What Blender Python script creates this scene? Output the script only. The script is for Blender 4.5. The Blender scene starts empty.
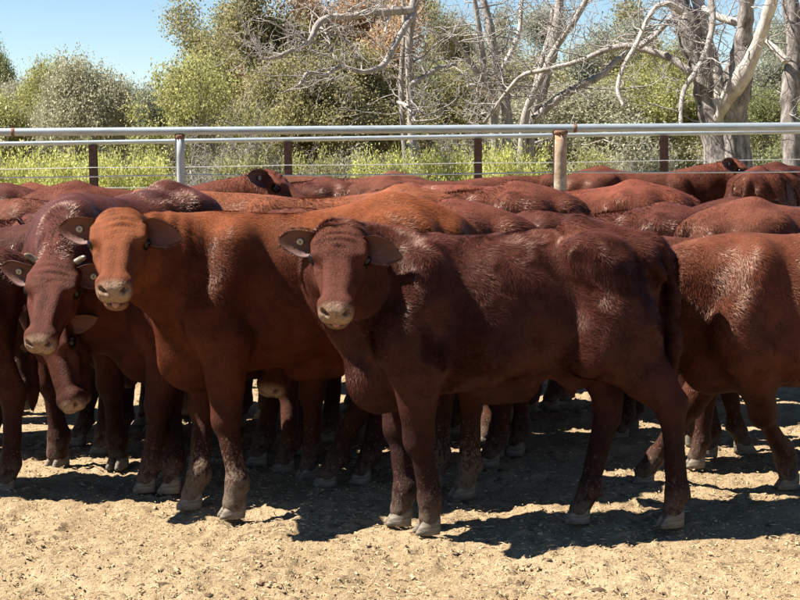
import bpy, bmesh, math, random
import numpy as np
from mathutils import Vector, Matrix

SC = bpy.context.scene
COL = SC.collection

# ------------------------------------------------------------------ camera
CAM_H = 1.49
FPX = 1500.0                      # focal length in pixels of the 800 px wide photograph
PITCH = math.atan(150.0 / FPX)    # horizon about y = 150 of 600
ROLL = math.radians(0.43)
cam_data = bpy.data.cameras.new('camera')
cam_data.sensor_width = 36.0
cam_data.lens = 36.0 * FPX / 800.0
cam_data.clip_start = 0.1
cam_data.clip_end = 5000.0
cam = bpy.data.objects.new('camera', cam_data)
COL.objects.link(cam)
CAM_M = (Matrix.Translation((0, 0, CAM_H)) @ Matrix.Rotation(math.radians(90) - PITCH, 4, 'X')
         @ Matrix.Rotation(-ROLL, 4, 'Z'))
cam.matrix_world = CAM_M
SC.camera = cam


def ray(px, py):
    d = Vector(((px - 400.0) / FPX, -(py - 300.0) / FPX, -1.0))
    return (CAM_M.to_3x3() @ d)


def at(px, py, Y):
    """world point on the plane y = Y seen at photo pixel (px, py)"""
    d = ray(px, py)
    t = Y / d.y
    return Vector((d.x * t, Y, CAM_H + d.z * t))


def ground(px, py):
    d = ray(px, py)
    t = -CAM_H / d.z
    return Vector((d.x * t, d.y * t, 0.0))


# ------------------------------------------------------------------ world, sun, exposure
SUN_EL = math.radians(53.0)
SUN_AZ = (-math.cos(math.radians(1.5)), -math.sin(math.radians(1.5)))   # towards the sun, on the ground
world = bpy.data.worlds.new('World')
SC.world = world
world.use_nodes = True
wn = world.node_tree
sky = wn.nodes.new('ShaderNodeTexSky')
sky.sky_type = 'NISHITA'
sky.sun_disc = False
sky.sun_elevation = SUN_EL
sky.sun_rotation = math.atan2(SUN_AZ[0], SUN_AZ[1]) % (2 * math.pi)
sky.altitude = 1200.0
sky.air_density = 1.0
sky.dust_density = 0.0
sky.ozone_density = 2.0
hsv = wn.nodes.new('ShaderNodeHueSaturation')
hsv.inputs['Saturation'].default_value = 1.12
wn.links.new(sky.outputs[0], hsv.inputs['Color'])
wn.links.new(hsv.outputs[0], wn.nodes['Background'].inputs[0])
wn.nodes['Background'].inputs[1].default_value = 0.041
sun_data = bpy.data.lights.new('sun', 'SUN')
sun_data.energy = 4.8
sun_data.angle = math.radians(0.53)
sun_data.color = (1.0, 0.95, 0.87)
sun = bpy.data.objects.new('sun', sun_data)
COL.objects.link(sun)
sun_dir = Vector((SUN_AZ[0] * math.cos(SUN_EL), SUN_AZ[1] * math.cos(SUN_EL), math.sin(SUN_EL)))
sun.rotation_euler = sun_dir.to_track_quat('Z', 'Y').to_euler()
sun.location = (-8, -3, 12)
SC.view_settings.view_transform = 'Standard'
SC.view_settings.look = 'None'
SC.view_settings.exposure = 1.85
SC.view_settings.gamma = 1.0
SC.view_settings.use_curve_mapping = False
SC.cycles.use_denoising = True
SC.cycles.max_bounces = 6
SC.cycles.diffuse_bounces = 3
SC.cycles.glossy_bounces = 2
SC.cycles.transparent_max_bounces = 4


# ------------------------------------------------------------------ helpers
def obj(name, mesh, mat=None, parent=None):
    o = bpy.data.objects.new(name, mesh)
    COL.objects.link(o)
    if mat is not None and mesh is not None and len(mesh.materials) == 0:
        for m in (mat if isinstance(mat, (list, tuple)) else [mat]):
            mesh.materials.append(m)
    if parent is not None:
        o.parent = parent
    return o


def tag(o, label=None, cat=None, group=None, kind=None):
    if label:
        o['label'] = label
    if cat:
        o['category'] = cat
    if group:
        o['group'] = group
    if kind:
        o['kind'] = kind
    return o


def mesh_from(name, verts, faces, smooth=True):
    """verts (n,3) array, faces (m,3) or (m,4) int array"""
    verts = np.asarray(verts, dtype=np.float32)
    faces = np.asarray(faces, dtype=np.int32)
    me = bpy.data.meshes.new(name)
    nv, nf, k = len(verts), len(faces), faces.shape[1]
    me.vertices.add(nv)
    me.vertices.foreach_set('co', verts.ravel())
    me.loops.add(nf * k)
    me.loops.foreach_set('vertex_index', faces.ravel())
    me.polygons.add(nf)
    me.polygons.foreach_set('loop_start', np.arange(0, nf * k, k, dtype=np.int32))
    me.polygons.foreach_set('loop_total', np.full(nf, k, dtype=np.int32))
    me.polygons.foreach_set('use_smooth', np.full(nf, smooth, dtype=bool))
    me.update(calc_edges=True)
    me.validate()
    return me


def add_attr(me, name, values, domain='POINT'):
    a = me.attributes.new(name, 'FLOAT', domain)
    a.data.foreach_set('value', np.asarray(values, dtype=np.float32))


def tube_geo(path, radii, sides=8, cap=True):
    """swept tube along a polyline; returns verts, quads"""
    P = np.asarray(path, dtype=float)
    R = np.asarray(radii, dtype=float)
    n = len(P)
    T = np.zeros_like(P)
    T[1:-1] = P[2:] - P[:-2]
    T[0] = P[1] - P[0]
    T[-1] = P[-1] - P[-2]
    T /= (np.linalg.norm(T, axis=1)[:, None] + 1e-9)
    up = np.array([0.0, 0.0, 1.0]) if abs(T[0][2]) < 0.9 else np.array([1.0, 0.0, 0.0])
    a = np.cross(T[0], up)
    a /= np.linalg.norm(a)
    ang = np.arange(sides) * 2 * math.pi / sides
    V = np.zeros((n, sides, 3))
    for i in range(n):
        a = a - T[i] * np.dot(a, T[i])
        a /= (np.linalg.norm(a) + 1e-9)
        b = np.cross(T[i], a)
        V[i] = P[i] + R[i] * (np.cos(ang)[:, None] * a + np.sin(ang)[:, None] * b)
    V = V.reshape(-1, 3)
    F = []
    for i in range(n - 1):
        for j in range(sides):
            k = (j + 1) % sides
            F.append((i * sides + j, i * sides + k, (i + 1) * sides + k, (i + 1) * sides + j))
    if cap:
        c0, c1 = len(V), len(V) + 1
        V = np.vstack([V, P[:1], P[-1:]])
        for j in range(0, sides):
            k = (j + 1) % sides
            F.append((c0, k, j, j))
            F.append((c1, (n - 1) * sides + j, (n - 1) * sides + k, (n - 1) * sides + k))
    return V, F


def nrm(v):
    v = np.asarray(v, dtype=float)
    return v / (np.linalg.norm(v) + 1e-12)


class Geo:
    """collects vertices and faces for one mesh"""
    def __init__(self):
        self.v, self.f, self.n = [], [], 0

    def add(self, V, F):
        V = np.asarray(V, dtype=float)
        F = [tuple(i + self.n for i in f) for f in F] if not isinstance(F, np.ndarray) else (F + self.n)
        self.v.append(V)
        self.f.append(F)
        self.n += len(V)

    def tube(self, path, radii, sides=8, cap=True):
        self.add(*tube_geo(path, radii, sides, cap))

    def build(self, name, smooth=True):
        V = np.vstack(self.v)
        F = []
        for f in self.f:
            F.extend([tuple(int(q) for q in g) for g in f])
        F = [tuple(dict.fromkeys(f)) for f in F]
        me = bpy.data.meshes.new(name)
        me.from_pydata([tuple(p) for p in V], [], F)
        me.polygons.foreach_set('use_smooth', np.full(len(me.polygons), smooth, dtype=bool))
        me.update()
        return me


def catmull(pts, n=8):
    P = [np.asarray(p, dtype=float) for p in pts]
    P = [2 * P[0] - P[1]] + P + [2 * P[-1] - P[-2]]
    out = []
    for i in range(1, len(P) - 2):
        for k in range(n):
            t = k / n
            a, b, c, d = P[i - 1], P[i], P[i + 1], P[i + 2]
            out.append(0.5 * ((2 * b) + (c - a) * t + (2 * a - 5 * b + 4 * c - d) * t * t + (-a + 3 * b - 3 * c + d) * t ** 3))
    out.append(P[-2])
    return np.array(out)


class SineNoise:
    """cheap smooth 3-D noise from a sum of plane waves"""
    def __init__(self, seed, freq, n=14):
        r = np.random.default_rng(seed)
        k = r.normal(size=(n, 3))
        k /= np.linalg.norm(k, axis=1)[:, None]
        self.k = (k * freq * r.uniform(0.6, 1.6, (n, 1))).astype(np.float32)
        self.p = r.uniform(0, 6.28, n).astype(np.float32)
        self.n = n

    def __call__(self, P):
        P = np.asarray(P, dtype=np.float32)
        s = np.zeros(P.shape[:-1], dtype=np.float32)
        for k, p in zip(self.k, self.p):
            s += np.sin(P @ k + p)
        return s / math.sqrt(self.n / 2.0)


# ------------------------------------------------------------------ materials
class NT:
    """tiny helper to write node materials"""
    def __init__(self, name):
        self.m = bpy.data.materials.new(name)
        self.m.use_nodes = True
        self.t = self.m.node_tree
        self.b = self.t.nodes['Principled BSDF']

    def node(self, typ, **kw):
        n = self.t.nodes.new(typ)
        for k, v in kw.items():
            setattr(n, k, v)
        return n

    def link(self, a, b):
        self.t.links.new(a, b)

    def noise(self, vec, scale, detail=4.0, rough=0.55):
        n = self.node('ShaderNodeTexNoise')
        n.inputs['Scale'].default_value = scale
        n.inputs['Detail'].default_value = detail
        n.inputs['Roughness'].default_value = rough
        if vec is not None:
            self.link(vec, n.inputs['Vector'])
        return n.outputs['Fac']

    def ramp(self, fac, stops, interp='LINEAR'):
        n = self.node('ShaderNodeValToRGB')
        n.color_ramp.interpolation = interp
        els = n.color_ramp.elements
        while len(els) < len(stops):
            els.new(0.5)
        for e, (p, c) in zip(els, stops):
            e.position = p
            e.color = (c[0], c[1], c[2], 1.0) if hasattr(c, '__len__') else (c, c, c, 1.0)
        self.link(fac, n.inputs['Fac'])
        return n.outputs['Color']

    def mix(self, fac, a, b, blend='MIX'):
        n = self.node('ShaderNodeMix', data_type='RGBA', blend_type=blend)
        if hasattr(fac, 'is_linked'):
            self.link(fac, n.inputs[0])
        else:
            n.inputs[0].default_value = fac
        for s, v in ((n.inputs[6], a), (n.inputs[7], b)):
            if hasattr(v, 'is_linked'):
                self.link(v, s)
            else:
                s.default_value = (v[0], v[1], v[2], 1.0)
        return n.outputs[2]

    def math(self, op, a, b=None, clamp=False):
        n = self.node('ShaderNodeMath', operation=op, use_clamp=clamp)
        for s, v in ((n.inputs[0], a), (n.inputs[1], b)):
            if v is None:
                continue
            if hasattr(v, 'is_linked'):
                self.link(v, s)
            else:
                s.default_value = v
        return n.outputs[0]

    def smooth(self, val, lo, hi):
        n = self.node('ShaderNodeMapRange', interpolation_type='SMOOTHSTEP')
        self.link(val, n.inputs[0])
        n.inputs[1].default_value = lo
        n.inputs[2].default_value = hi
        return n.outputs[0]

    def attr(self, name):
        n = self.node('ShaderNodeAttribute')
        n.attribute_name = name
        return n.outputs['Fac']

    def objco(self):
        return self.node('ShaderNodeTexCoord').outputs['Object']

    def scaled(self, vec, s):
        n = self.node('ShaderNodeMapping')
        n.inputs['Scale'].default_value = s
        self.link(vec, n.inputs['Vector'])
        return n.outputs[0]

    def bump(self, h, strength=0.5, dist=0.01):
        n = self.node('ShaderNodeBump')
        n.inputs['Strength'].default_value = strength
        n.inputs['Distance'].default_value = dist
        self.link(h, n.inputs['Height'])
        self.link(n.outputs[0], self.b.inputs['Normal'])

    def done(self, color=None, rough=0.6, spec=0.5, metal=0.0):
        if color is not None:
            if hasattr(color, 'is_linked'):
                self.link(color, self.b.inputs['Base Color'])
            else:
                self.b.inputs['Base Color'].default_value = (color[0], color[1], color[2], 1.0)
        if hasattr(rough, 'is_linked'):
            self.link(rough, self.b.inputs['Roughness'])
        else:
            self.b.inputs['Roughness'].default_value = rough
        self.b.inputs['Specular IOR Level'].default_value = spec
        self.b.inputs['Metallic'].default_value = metal
        return self.m


def sepz(nt, vec, axis='Z'):
    n = nt.node('ShaderNodeSeparateXYZ')
    nt.link(vec, n.inputs[0])
    return n.outputs[axis]
# ------------------------------------------------------------------ ground
def ground_material():
    nt = NT('yard_dirt')
    co = nt.objco()
    y = sepz(nt, co, 'Y')
    f1 = nt.noise(co, 1.1, 5.0, 0.6)
    f2 = nt.noise(co, 14.0, 6.0, 0.7)
    f3 = nt.noise(co, 75.0, 5.0, 0.75)
    a = nt.math('ADD', nt.math('MULTIPLY', f1, 0.45), nt.math('MULTIPLY', f2, 0.55))
    a = nt.math('ADD', a, nt.math('MULTIPLY', f3, 0.55))
    col = nt.ramp(a, [(0.42, (0.125, 0.080, 0.042)), (0.62, (0.265, 0.182, 0.100)), (0.80, (0.385, 0.278, 0.160)), (0.98, (0.48, 0.365, 0.225))])
    # dark scraps of trodden dung
    d = nt.noise(co, 26.0, 5.0, 0.7)
    d2 = nt.noise(co, 2.3, 3.0, 0.6)
    m = nt.smooth(nt.math('ADD', d, nt.math('MULTIPLY', d2, 0.55)), 0.84, 0.97)
    col = nt.mix(nt.math('MULTIPLY', m, 0.75), col, (0.105, 0.068, 0.040))
    # dry paddock beyond the fences
    g = nt.ramp(nt.noise(co, 0.9, 6.0, 0.7), [(0.3, (0.20, 0.17, 0.075)), (0.55, (0.36, 0.29, 0.14)), (0.75, (0.46, 0.38, 0.21))])
    col = nt.mix(nt.smooth(nt.math('ADD', y, nt.math('MULTIPLY', f1, 3.0)), 21.5, 25.0), col, g)
    h = nt.math('ADD', nt.math('MULTIPLY', f2, 1.0), nt.math('MULTIPLY', f3, 0.7))
    nt.bump(h, 1.0, 0.028)
    return nt.done(col, 0.95, 0.1)


def grade_axis(stops):
    out = []
    for (a, b, h0, h1) in stops:
        x = a
        while x < b - 1e-6:
            t = (x - a) / (b - a)
            out.append(x)
            x += h0 * (h1 / h0) ** t
    out.append(stops[-1][1])
    return np.array(out)


def ground_height(X, Y):
    P = np.stack([X, Y, np.zeros_like(X)], axis=-1)
    z = 0.010 * SineNoise(41, 5.0)(P) + 0.006 * SineNoise(42, 17.0, 18)(P) + 0.0045 * SineNoise(43, 48.0, 20)(P) + 0.003 * SineNoise(44, 120.0, 20)(P)
    fade = np.clip((14.0 - Y) / 5.0, 0, 1) * np.clip((7.0 - np.abs(X)) / 4.0, 0, 1)
    return np.clip(z, -0.02, 0.022) * fade - 0.012


gx = grade_axis([(-900, -60, 160, 12), (-60, -7, 8, 0.5), (-7, -2.6, 0.3, 0.03), (-2.6, 2.6, 0.014, 0.014), (2.6, 7, 0.03, 0.3), (7, 60, 0.5, 8), (60, 900, 12, 160)])
gy = grade_axis([(-60, 2, 12, 0.4), (2, 4.6, 0.1, 0.02), (4.6, 7.2, 0.014, 0.018), (7.2, 12, 0.022, 0.12), (12, 40, 0.2, 2.5), (40, 1800, 4, 260)])
GX, GY = np.meshgrid(gx, gy, indexing='ij')
GZ = ground_height(GX, GY)
# cloven hoof prints trodden into the dirt
rngp = np.random.default_rng(91)
for _ in range(520):
    hy = 4.5 + 5.5 * rngp.random() ** 1.3
    hx = rngp.uniform(-1, 1) * (0.29 * hy + 0.2)
    ha = rngp.uniform(0, 6.28)
    i0, i1 = np.searchsorted(gx, [hx - 0.12, hx + 0.12])
    j0, j1 = np.searchsorted(gy, [hy - 0.12, hy + 0.12])
    dx_, dy_ = GX[i0:i1, j0:j1] - hx, GY[i0:i1, j0:j1] - hy
    u_, v_ = dx_ * math.cos(ha) + dy_ * math.sin(ha), -dx_ * math.sin(ha) + dy_ * math.cos(ha)
    for sd_ in (-1, 1):
        r_ = np.sqrt((u_ / 0.055) ** 2 + ((v_ - sd_ * 0.024) / 0.022) ** 2)
        GZ[i0:i1, j0:j1] += -0.010 * np.exp(-r_ ** 3) + 0.004 * np.exp(-((r_ - 1.5) / 0.35) ** 2)
ii = np.arange(len(gx) * len(gy)).reshape(len(gx), len(gy))
q = np.stack([ii[:-1, :-1], ii[1:, :-1], ii[1:, 1:], ii[:-1, 1:]], axis=-1).reshape(-1, 4)
gr = obj('ground', mesh_from('ground', np.stack([GX, GY, GZ], axis=-1).reshape(-1, 3), q), ground_material())
tag(gr, kind='structure')


def scatter_clods(name, n, seed, smin, smax, colors, flat=0.5, ymax=11.0):
    """small irregular lumps of dirt and dung lying loose on the yard"""
    rng = np.random.default_rng(seed)
    bm = bmesh.new()
    bmesh.ops.create_cone(bm, segments=4, radius1=1.0, radius2=0.55, depth=1.5, cap_ends=True)
    bmesh.ops.triangulate(bm, faces=bm.faces[:])
    bv = np.array([v.co[:] for v in bm.verts])
    bf = np.array([[v.index for v in f.verts] for f in bm.faces])
    bm.free()
    # even on the picture's ground: more of them near
    Y = 4.5 + (ymax - 4.5) * rng.random(n) ** 1.5
    X = rng.uniform(-1, 1, n) * (0.29 * Y + 0.25)
    size = smin * (smax / smin) ** (rng.random(n) ** 2.6)
    Z = ground_height(X, Y)
    V = np.repeat(bv[None], n, axis=0) * rng.uniform(0.65, 1.35, (n, len(bv), 1))
    V *= (size[:, None] * np.stack([rng.uniform(0.7, 1.6, n), rng.uniform(0.7, 1.4, n), rng.uniform(flat * 0.6, flat * 1.3, n)], axis=1))[:, None, :]
    a = rng.uniform(0, 6.28, n)
    c, s_ = np.cos(a)[:, None], np.sin(a)[:, None]
    V = np.stack([V[..., 0] * c - V[..., 1] * s_, V[..., 0] * s_ + V[..., 1] * c, V[..., 2]], axis=-1)
    V += np.stack([X, Y, Z + size * flat * 0.25], axis=1)[:, None, :]
    F = (bf[None] + (np.arange(n) * len(bv))[:, None, None]).reshape(-1, 3)
    me = mesh_from(name, V.reshape(-1, 3), F, smooth=False)
    add_attr(me, 'rnd', np.repeat(rng.random(n), len(bv)))
    nt = NT(name)
    f = nt.math('ADD', nt.math('MULTIPLY', nt.attr('rnd'), 0.8), nt.math('MULTIPLY', nt.noise(nt.objco(), 90.0, 3.0), 0.3))
    m = nt.done(nt.ramp(f, colors), 0.95, 0.1)
    o = obj(name, me, m)
    tag(o, kind='stuff')
    return o


o = scatter_clods('dirt_clods', 38000, 51, 0.0026, 0.0095, [(0.0, (0.13, 0.082, 0.044)), (0.35, (0.25, 0.170, 0.093)), (0.7, (0.36, 0.258, 0.146)), (1.0, (0.44, 0.33, 0.195))])
tag(o, 'loose pale brown clods of dirt strewn over the yard floor', 'dirt')
o = scatter_clods('dung_scraps', 1500, 52, 0.006, 0.021, [(0.0, (0.055, 0.036, 0.022)), (0.6, (0.11, 0.07, 0.042)), (1.0, (0.19, 0.13, 0.08))], 0.20)
tag(o, 'dark flattened scraps of dried dung among the dirt', 'dung')


def straw(n=6000, seed=61):
    rng = np.random.default_rng(seed)
    Y = 4.5 + 4.5 * rng.random(n) ** 1.4
    X = rng.uniform(-1, 1, n) * (0.29 * Y + 0.25)
    Z = ground_height(X, Y)
    a = rng.uniform(0, 6.28, n)
    L = rng.uniform(0.008, 0.034, n) * 0.5
    d = np.stack([np.cos(a), np.sin(a), rng.uniform(-0.12, 0.12, n)], axis=1)
    w = np.stack([-np.sin(a), np.cos(a), np.zeros(n)], axis=1) * rng.uniform(0.0008, 0.0018, n)[:, None]
    c = np.stack([X, Y, Z + 0.009], axis=1)
    up = np.array((0, 0, 0.002))
    V = np.stack([c - d * L[:, None] - w, c - d * L[:, None] + w, c + d * L[:, None] + w, c + d * L[:, None] - w, c + up * 1.5], axis=1)
    o5 = np.arange(n)[:, None] * 5
    F = np.concatenate([o5 + np.array([[0, 1, 4]]), o5 + np.array([[1, 2, 4]]), o5 + np.array([[2, 3, 4]]), o5 + np.array([[3, 0, 4]])], axis=1).reshape(-1, 3)
    me = mesh_from('straw', V.reshape(-1, 3), F, smooth=False)
    add_attr(me, 'rnd', np.repeat(rng.random(n), 5))
    nt = NT('straw')
    m = nt.done(nt.ramp(nt.attr('rnd'), [(0.0, (0.17, 0.115, 0.06)), (0.5, (0.34, 0.25, 0.135)), (1.0, (0.46, 0.36, 0.21))]), 0.8, 0.2)
    ob = obj('straw', me, m)
    tag(ob, 'short broken bits of pale straw on the yard floor', 'straw', kind='stuff')


straw()

# ------------------------------------------------------------------ fences
def metal_mats():
    M = {}
    nt = NT('galvanised_pipe')
    co = nt.objco()
    c = nt.ramp(nt.noise(nt.scaled(co, (3, 20, 20)), 2.0, 6.0, 0.7), [(0.30, (0.21, 0.24, 0.25)), (0.55, (0.31, 0.345, 0.36)), (0.8, (0.39, 0.425, 0.435))])
    r = nt.smooth(nt.noise(nt.scaled(co, (1.3, 14, 14)), 3.0, 6.0, 0.75), 0.63, 0.72)
    c = nt.mix(nt.math('MULTIPLY', r, 0.6), c, (0.28, 0.16, 0.09))
    M['galv'] = nt.done(c, 0.42, 0.5, 0.35)
    nt = NT('rusted_pipe')
    co = nt.objco()
    c = nt.ramp(nt.noise(co, 13.0, 7.0, 0.75), [(0.30, (0.17, 0.105, 0.06)), (0.48, (0.28, 0.215, 0.145)), (0.60, (0.37, 0.315, 0.25)), (0.75, (0.24, 0.145, 0.085))])
    c = nt.mix(nt.smooth(sepz(nt, co), 1.30, 1.62), c, nt.ramp(nt.noise(co, 22.0, 6.0), [(0.35, (0.24, 0.12, 0.06)), (0.7, (0.42, 0.33, 0.24))]))
    nt.bump(nt.noise(co, 45.0, 5.0), 0.4, 0.006)
    M['rust'] = nt.done(c, 0.8, 0.2)
    nt = NT('grey_post_paint')
    co = nt.objco()
    c = nt.ramp(nt.noise(nt.scaled(co, (14, 14, 3)), 2.2, 6.0, 0.7), [(0.35, (0.24, 0.25, 0.245)), (0.55, (0.37, 0.385, 0.38)), (0.68, (0.30, 0.235, 0.175))])
    M['grey'] = nt.done(c, 0.6, 0.3)
    nt = NT('rust_band')
    M['band'] = nt.done(nt.ramp(nt.noise(nt.objco(), 40.0, 5.0), [(0.3, (0.09, 0.045, 0.026)), (0.7, (0.22, 0.125, 0.075))]), 0.85, 0.15)
    nt = NT('dark_steel_post')
    M['dark'] = nt.done(nt.ramp(nt.noise(nt.objco(), 25.0, 5.0), [(0.3, (0.030, 0.018, 0.015)), (0.7, (0.085, 0.042, 0.030))]), 0.75, 0.25)
    nt = NT('wire_strand')
    M['wire'] = nt.done(nt.ramp(nt.noise(nt.objco(), 30.0, 3.0), [(0.3, (0.36, 0.38, 0.38)), (0.7, (0.58, 0.60, 0.60))]), 0.4, 0.5, 0.5)
    return M


FM = metal_mats()


def tube_obj(name, path, r, mat, parent, sides=10):
    g = Geo()
    radii = r if hasattr(r, '__len__') else [r] * len(path)
    g.tube(path, radii, sides)
    return obj(name, g.build(name), mat, parent)


def sag(a, b, d, n=9):
    a, b = np.array(a, dtype=float), np.array(b, dtype=float)
    return [a + (b - a) * t - np.array((0, 0, d * 4 * t * (1 - t))) for t in np.linspace(0, 1, n)]


def h_post(name, x, y, w, z1, mat, parent):
    """rolled steel section: two flanges and a web, with a cap plate"""
    g = Geo()

    def box(x0, x1, y0, y1, z0, zt):
        V = [(x0, y0, z0), (x1, y0, z0), (x1, y1, z0), (x0, y1, z0), (x0, y0, zt), (x1, y0, zt), (x1, y1, zt), (x0, y1, zt)]
        g.add(V, [(0, 3, 2, 1), (4, 5, 6, 7), (0, 1, 5, 4), (1, 2, 6, 5), (2, 3, 7, 6), (3, 0, 4, 7)])
    box(x - w / 2, x + w / 2, y - w / 2, y - w / 2 + 0.010, -0.3, z1)
    box(x - w / 2, x + w / 2, y + w / 2 - 0.010, y + w / 2, -0.3, z1)
    box(x - 0.006, x + 0.006, y - w / 2 + 0.012, y + w / 2 - 0.012, -0.3, z1 - 0.003)
    return obj(name, g.build(name, smooth=False), mat, parent)


def fence_root(name, loc, label):
    e = bpy.data.objects.new(name, None)
    e.empty_display_size = 0.3
    e.location = loc
    COL.objects.link(e)
    tag(e, label, 'fence', 'steel cattle yard fences')
    return e


# near fence: thick pipe rail on round posts, wire strands below
NY = 12.0
nf = fence_root('yard_fence', (0, 0, 0), 'nearer yard fence with thick grey pipe rail on round posts')
za, zb = at(-40, 132.6, NY), at(860, 126.0, NY)
g = Geo()
rail_path = [np.array(za) + (np.array(zb) - np.array(za)) * t for t in np.linspace(0, 1, 13)]
ext = np.array(zb) - np.array(za)
rail_path = [rail_path[0] - ext * 0.4] + rail_path + [rail_path[-1] + ext * 0.4]
rail = tube_obj('rail', rail_path, 0.033, FM['galv'], nf, 14)
for px, py in ((13.5, 132.3), (575, 128.3)):
    p = at(px, py, NY)
    tube_obj('rail_joint', [p - Vector((0.013, 0, 0)), p - Vector((0.009, 0, 0)), p + Vector((0.009, 0, 0)), p + Vector((0.013, 0, 0))], [0.0345, 0.0365, 0.0365, 0.0345], FM['band'], rail, 14)


def round_post(px, Y, r, ztop, mat, parent, flare=0.0):
    x = at(px, 150, Y).x
    zs = np.linspace(-0.2, ztop, 12)
    rr = [r] * 11 + [r * (1 + flare)]
    post = tube_obj('post', [(x, Y, z) for z in zs], rr, mat, parent, 16)
    # collar weld under the rail
    tube_obj('weld_collar', [(x, Y, ztop - 0.030), (x, Y, ztop - 0.022), (x, Y, ztop - 0.006), (x, Y, ztop + 0.004)], [r * 1.0, r * 1.13, r * 1.15, r * 1.02], FM['band'], post, 16)
    return post, x


p1, px1 = round_post(180, NY, 0.037, at(180, 135.3, NY).z, FM['grey'], nf)
p2, px2 = round_post(560, NY, 0.055, at(560, 131.0, NY).z, FM['rust'], nf)
for zz, r, sg in ((1.305, 0.0065, 0.012), (1.030, 0.0080, 0.02), (0.75, 0.0065, 0.02), (0.45, 0.0065, 0.02)):
    pts = []
    xs = [rail_path[0][0], px1 - 3.05, px1, px2, px2 + 3.05, rail_path[-1][0]]
    for a, b in zip(xs[:-1], xs[1:]):
        sgm = sag((a, NY + 0.0, zz), (b, NY + 0.0, zz), sg)
        pts += sgm[:-1]
    pts.append(np.array((xs[-1], NY, zz)))
    tube_obj('wire', pts, r, FM['wire'], nf, 6)

# far fence: thinner looking rail on dark steel posts
FY = 21.0
ff = fence_root('yard_fence', (0, 0, 0), 'farther yard fence with dark steel posts behind the thick pipe rail')
fa, fb = at(-40, 144.6, FY), at(860, 130.6, FY)
ext = np.array(fb) - np.array(fa)
fpath = [np.array(fa) + ext * t for t in np.linspace(-0.3, 1.3, 15)]
tube_obj('rail', fpath, 0.032, FM['galv'], ff, 12)
fpx = []
for px in (-100, 93, 288, 478, 664, 848):
    a = at(px, 150, FY)
    z1 = float(np.interp(a.x, [fa.x, fb.x], [fa.z, fb.z])) - 0.030
    fpx.append(a.x)
    h_post('post', a.x, FY, 0.105, z1, FM['dark'], ff)
for zz, r in ((1.27, 0.0060), (0.99, 0.0060), (0.70, 0.006), (0.40, 0.006)):
    xs = [fpath[0][0]] + fpx + [fpath[-1][0]]
    pts = []
    for a, b in zip(xs[:-1], xs[1:]):
        za_ = zz + np.interp(a, [fa.x, fb.x], [0.0, 0.06])
        zb_ = zz + np.interp(b, [fa.x, fb.x], [0.0, 0.06])
        pts += sag((a, FY - 0.062, za_), (b, FY - 0.062, zb_), 0.01)[:-1]
    pts.append(np.array((xs[-1], FY - 0.062, zz + 0.06)))
    tube_obj('wire', pts, r, FM['wire'], ff, 6)
# ------------------------------------------------------------------ trees, shrubs and grass
def leaf_material(name, stops, trans=0.55):
    nt = NT(name)
    f = nt.math('ADD', nt.math('MULTIPLY', nt.attr('rnd'), 0.7), nt.math('MULTIPLY', nt.noise(nt.objco(), 1.3, 3.0), 0.35))
    col = nt.ramp(f, stops)
    m = nt.done(col, 0.55, 0.25)
    tr = nt.node('ShaderNodeBsdfTranslucent')
    nt.link(col, tr.inputs['Color'])
    mx = nt.node('ShaderNodeMixShader')
    mx.inputs[0].default_value = trans
    out = nt.t.nodes['Material Output']
    nt.link(nt.b.outputs[0], mx.inputs[1])
    nt.link(tr.outputs[0], mx.inputs[2])
    nt.link(mx.outputs[0], out.inputs['Surface'])
    return m


def bark_material(name, stops, scale=6.0):
    nt = NT(name)
    co = nt.objco()
    f = nt.noise(nt.scaled(co, (1, 1, 0.35)), scale, 7.0, 0.72)
    col = nt.ramp(f, stops)
    nt.bump(nt.noise(nt.scaled(co, (1, 1, 0.3)), scale * 3, 6.0, 0.7), 0.9, 0.05)
    return nt.done(col, 0.9, 0.15)


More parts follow.
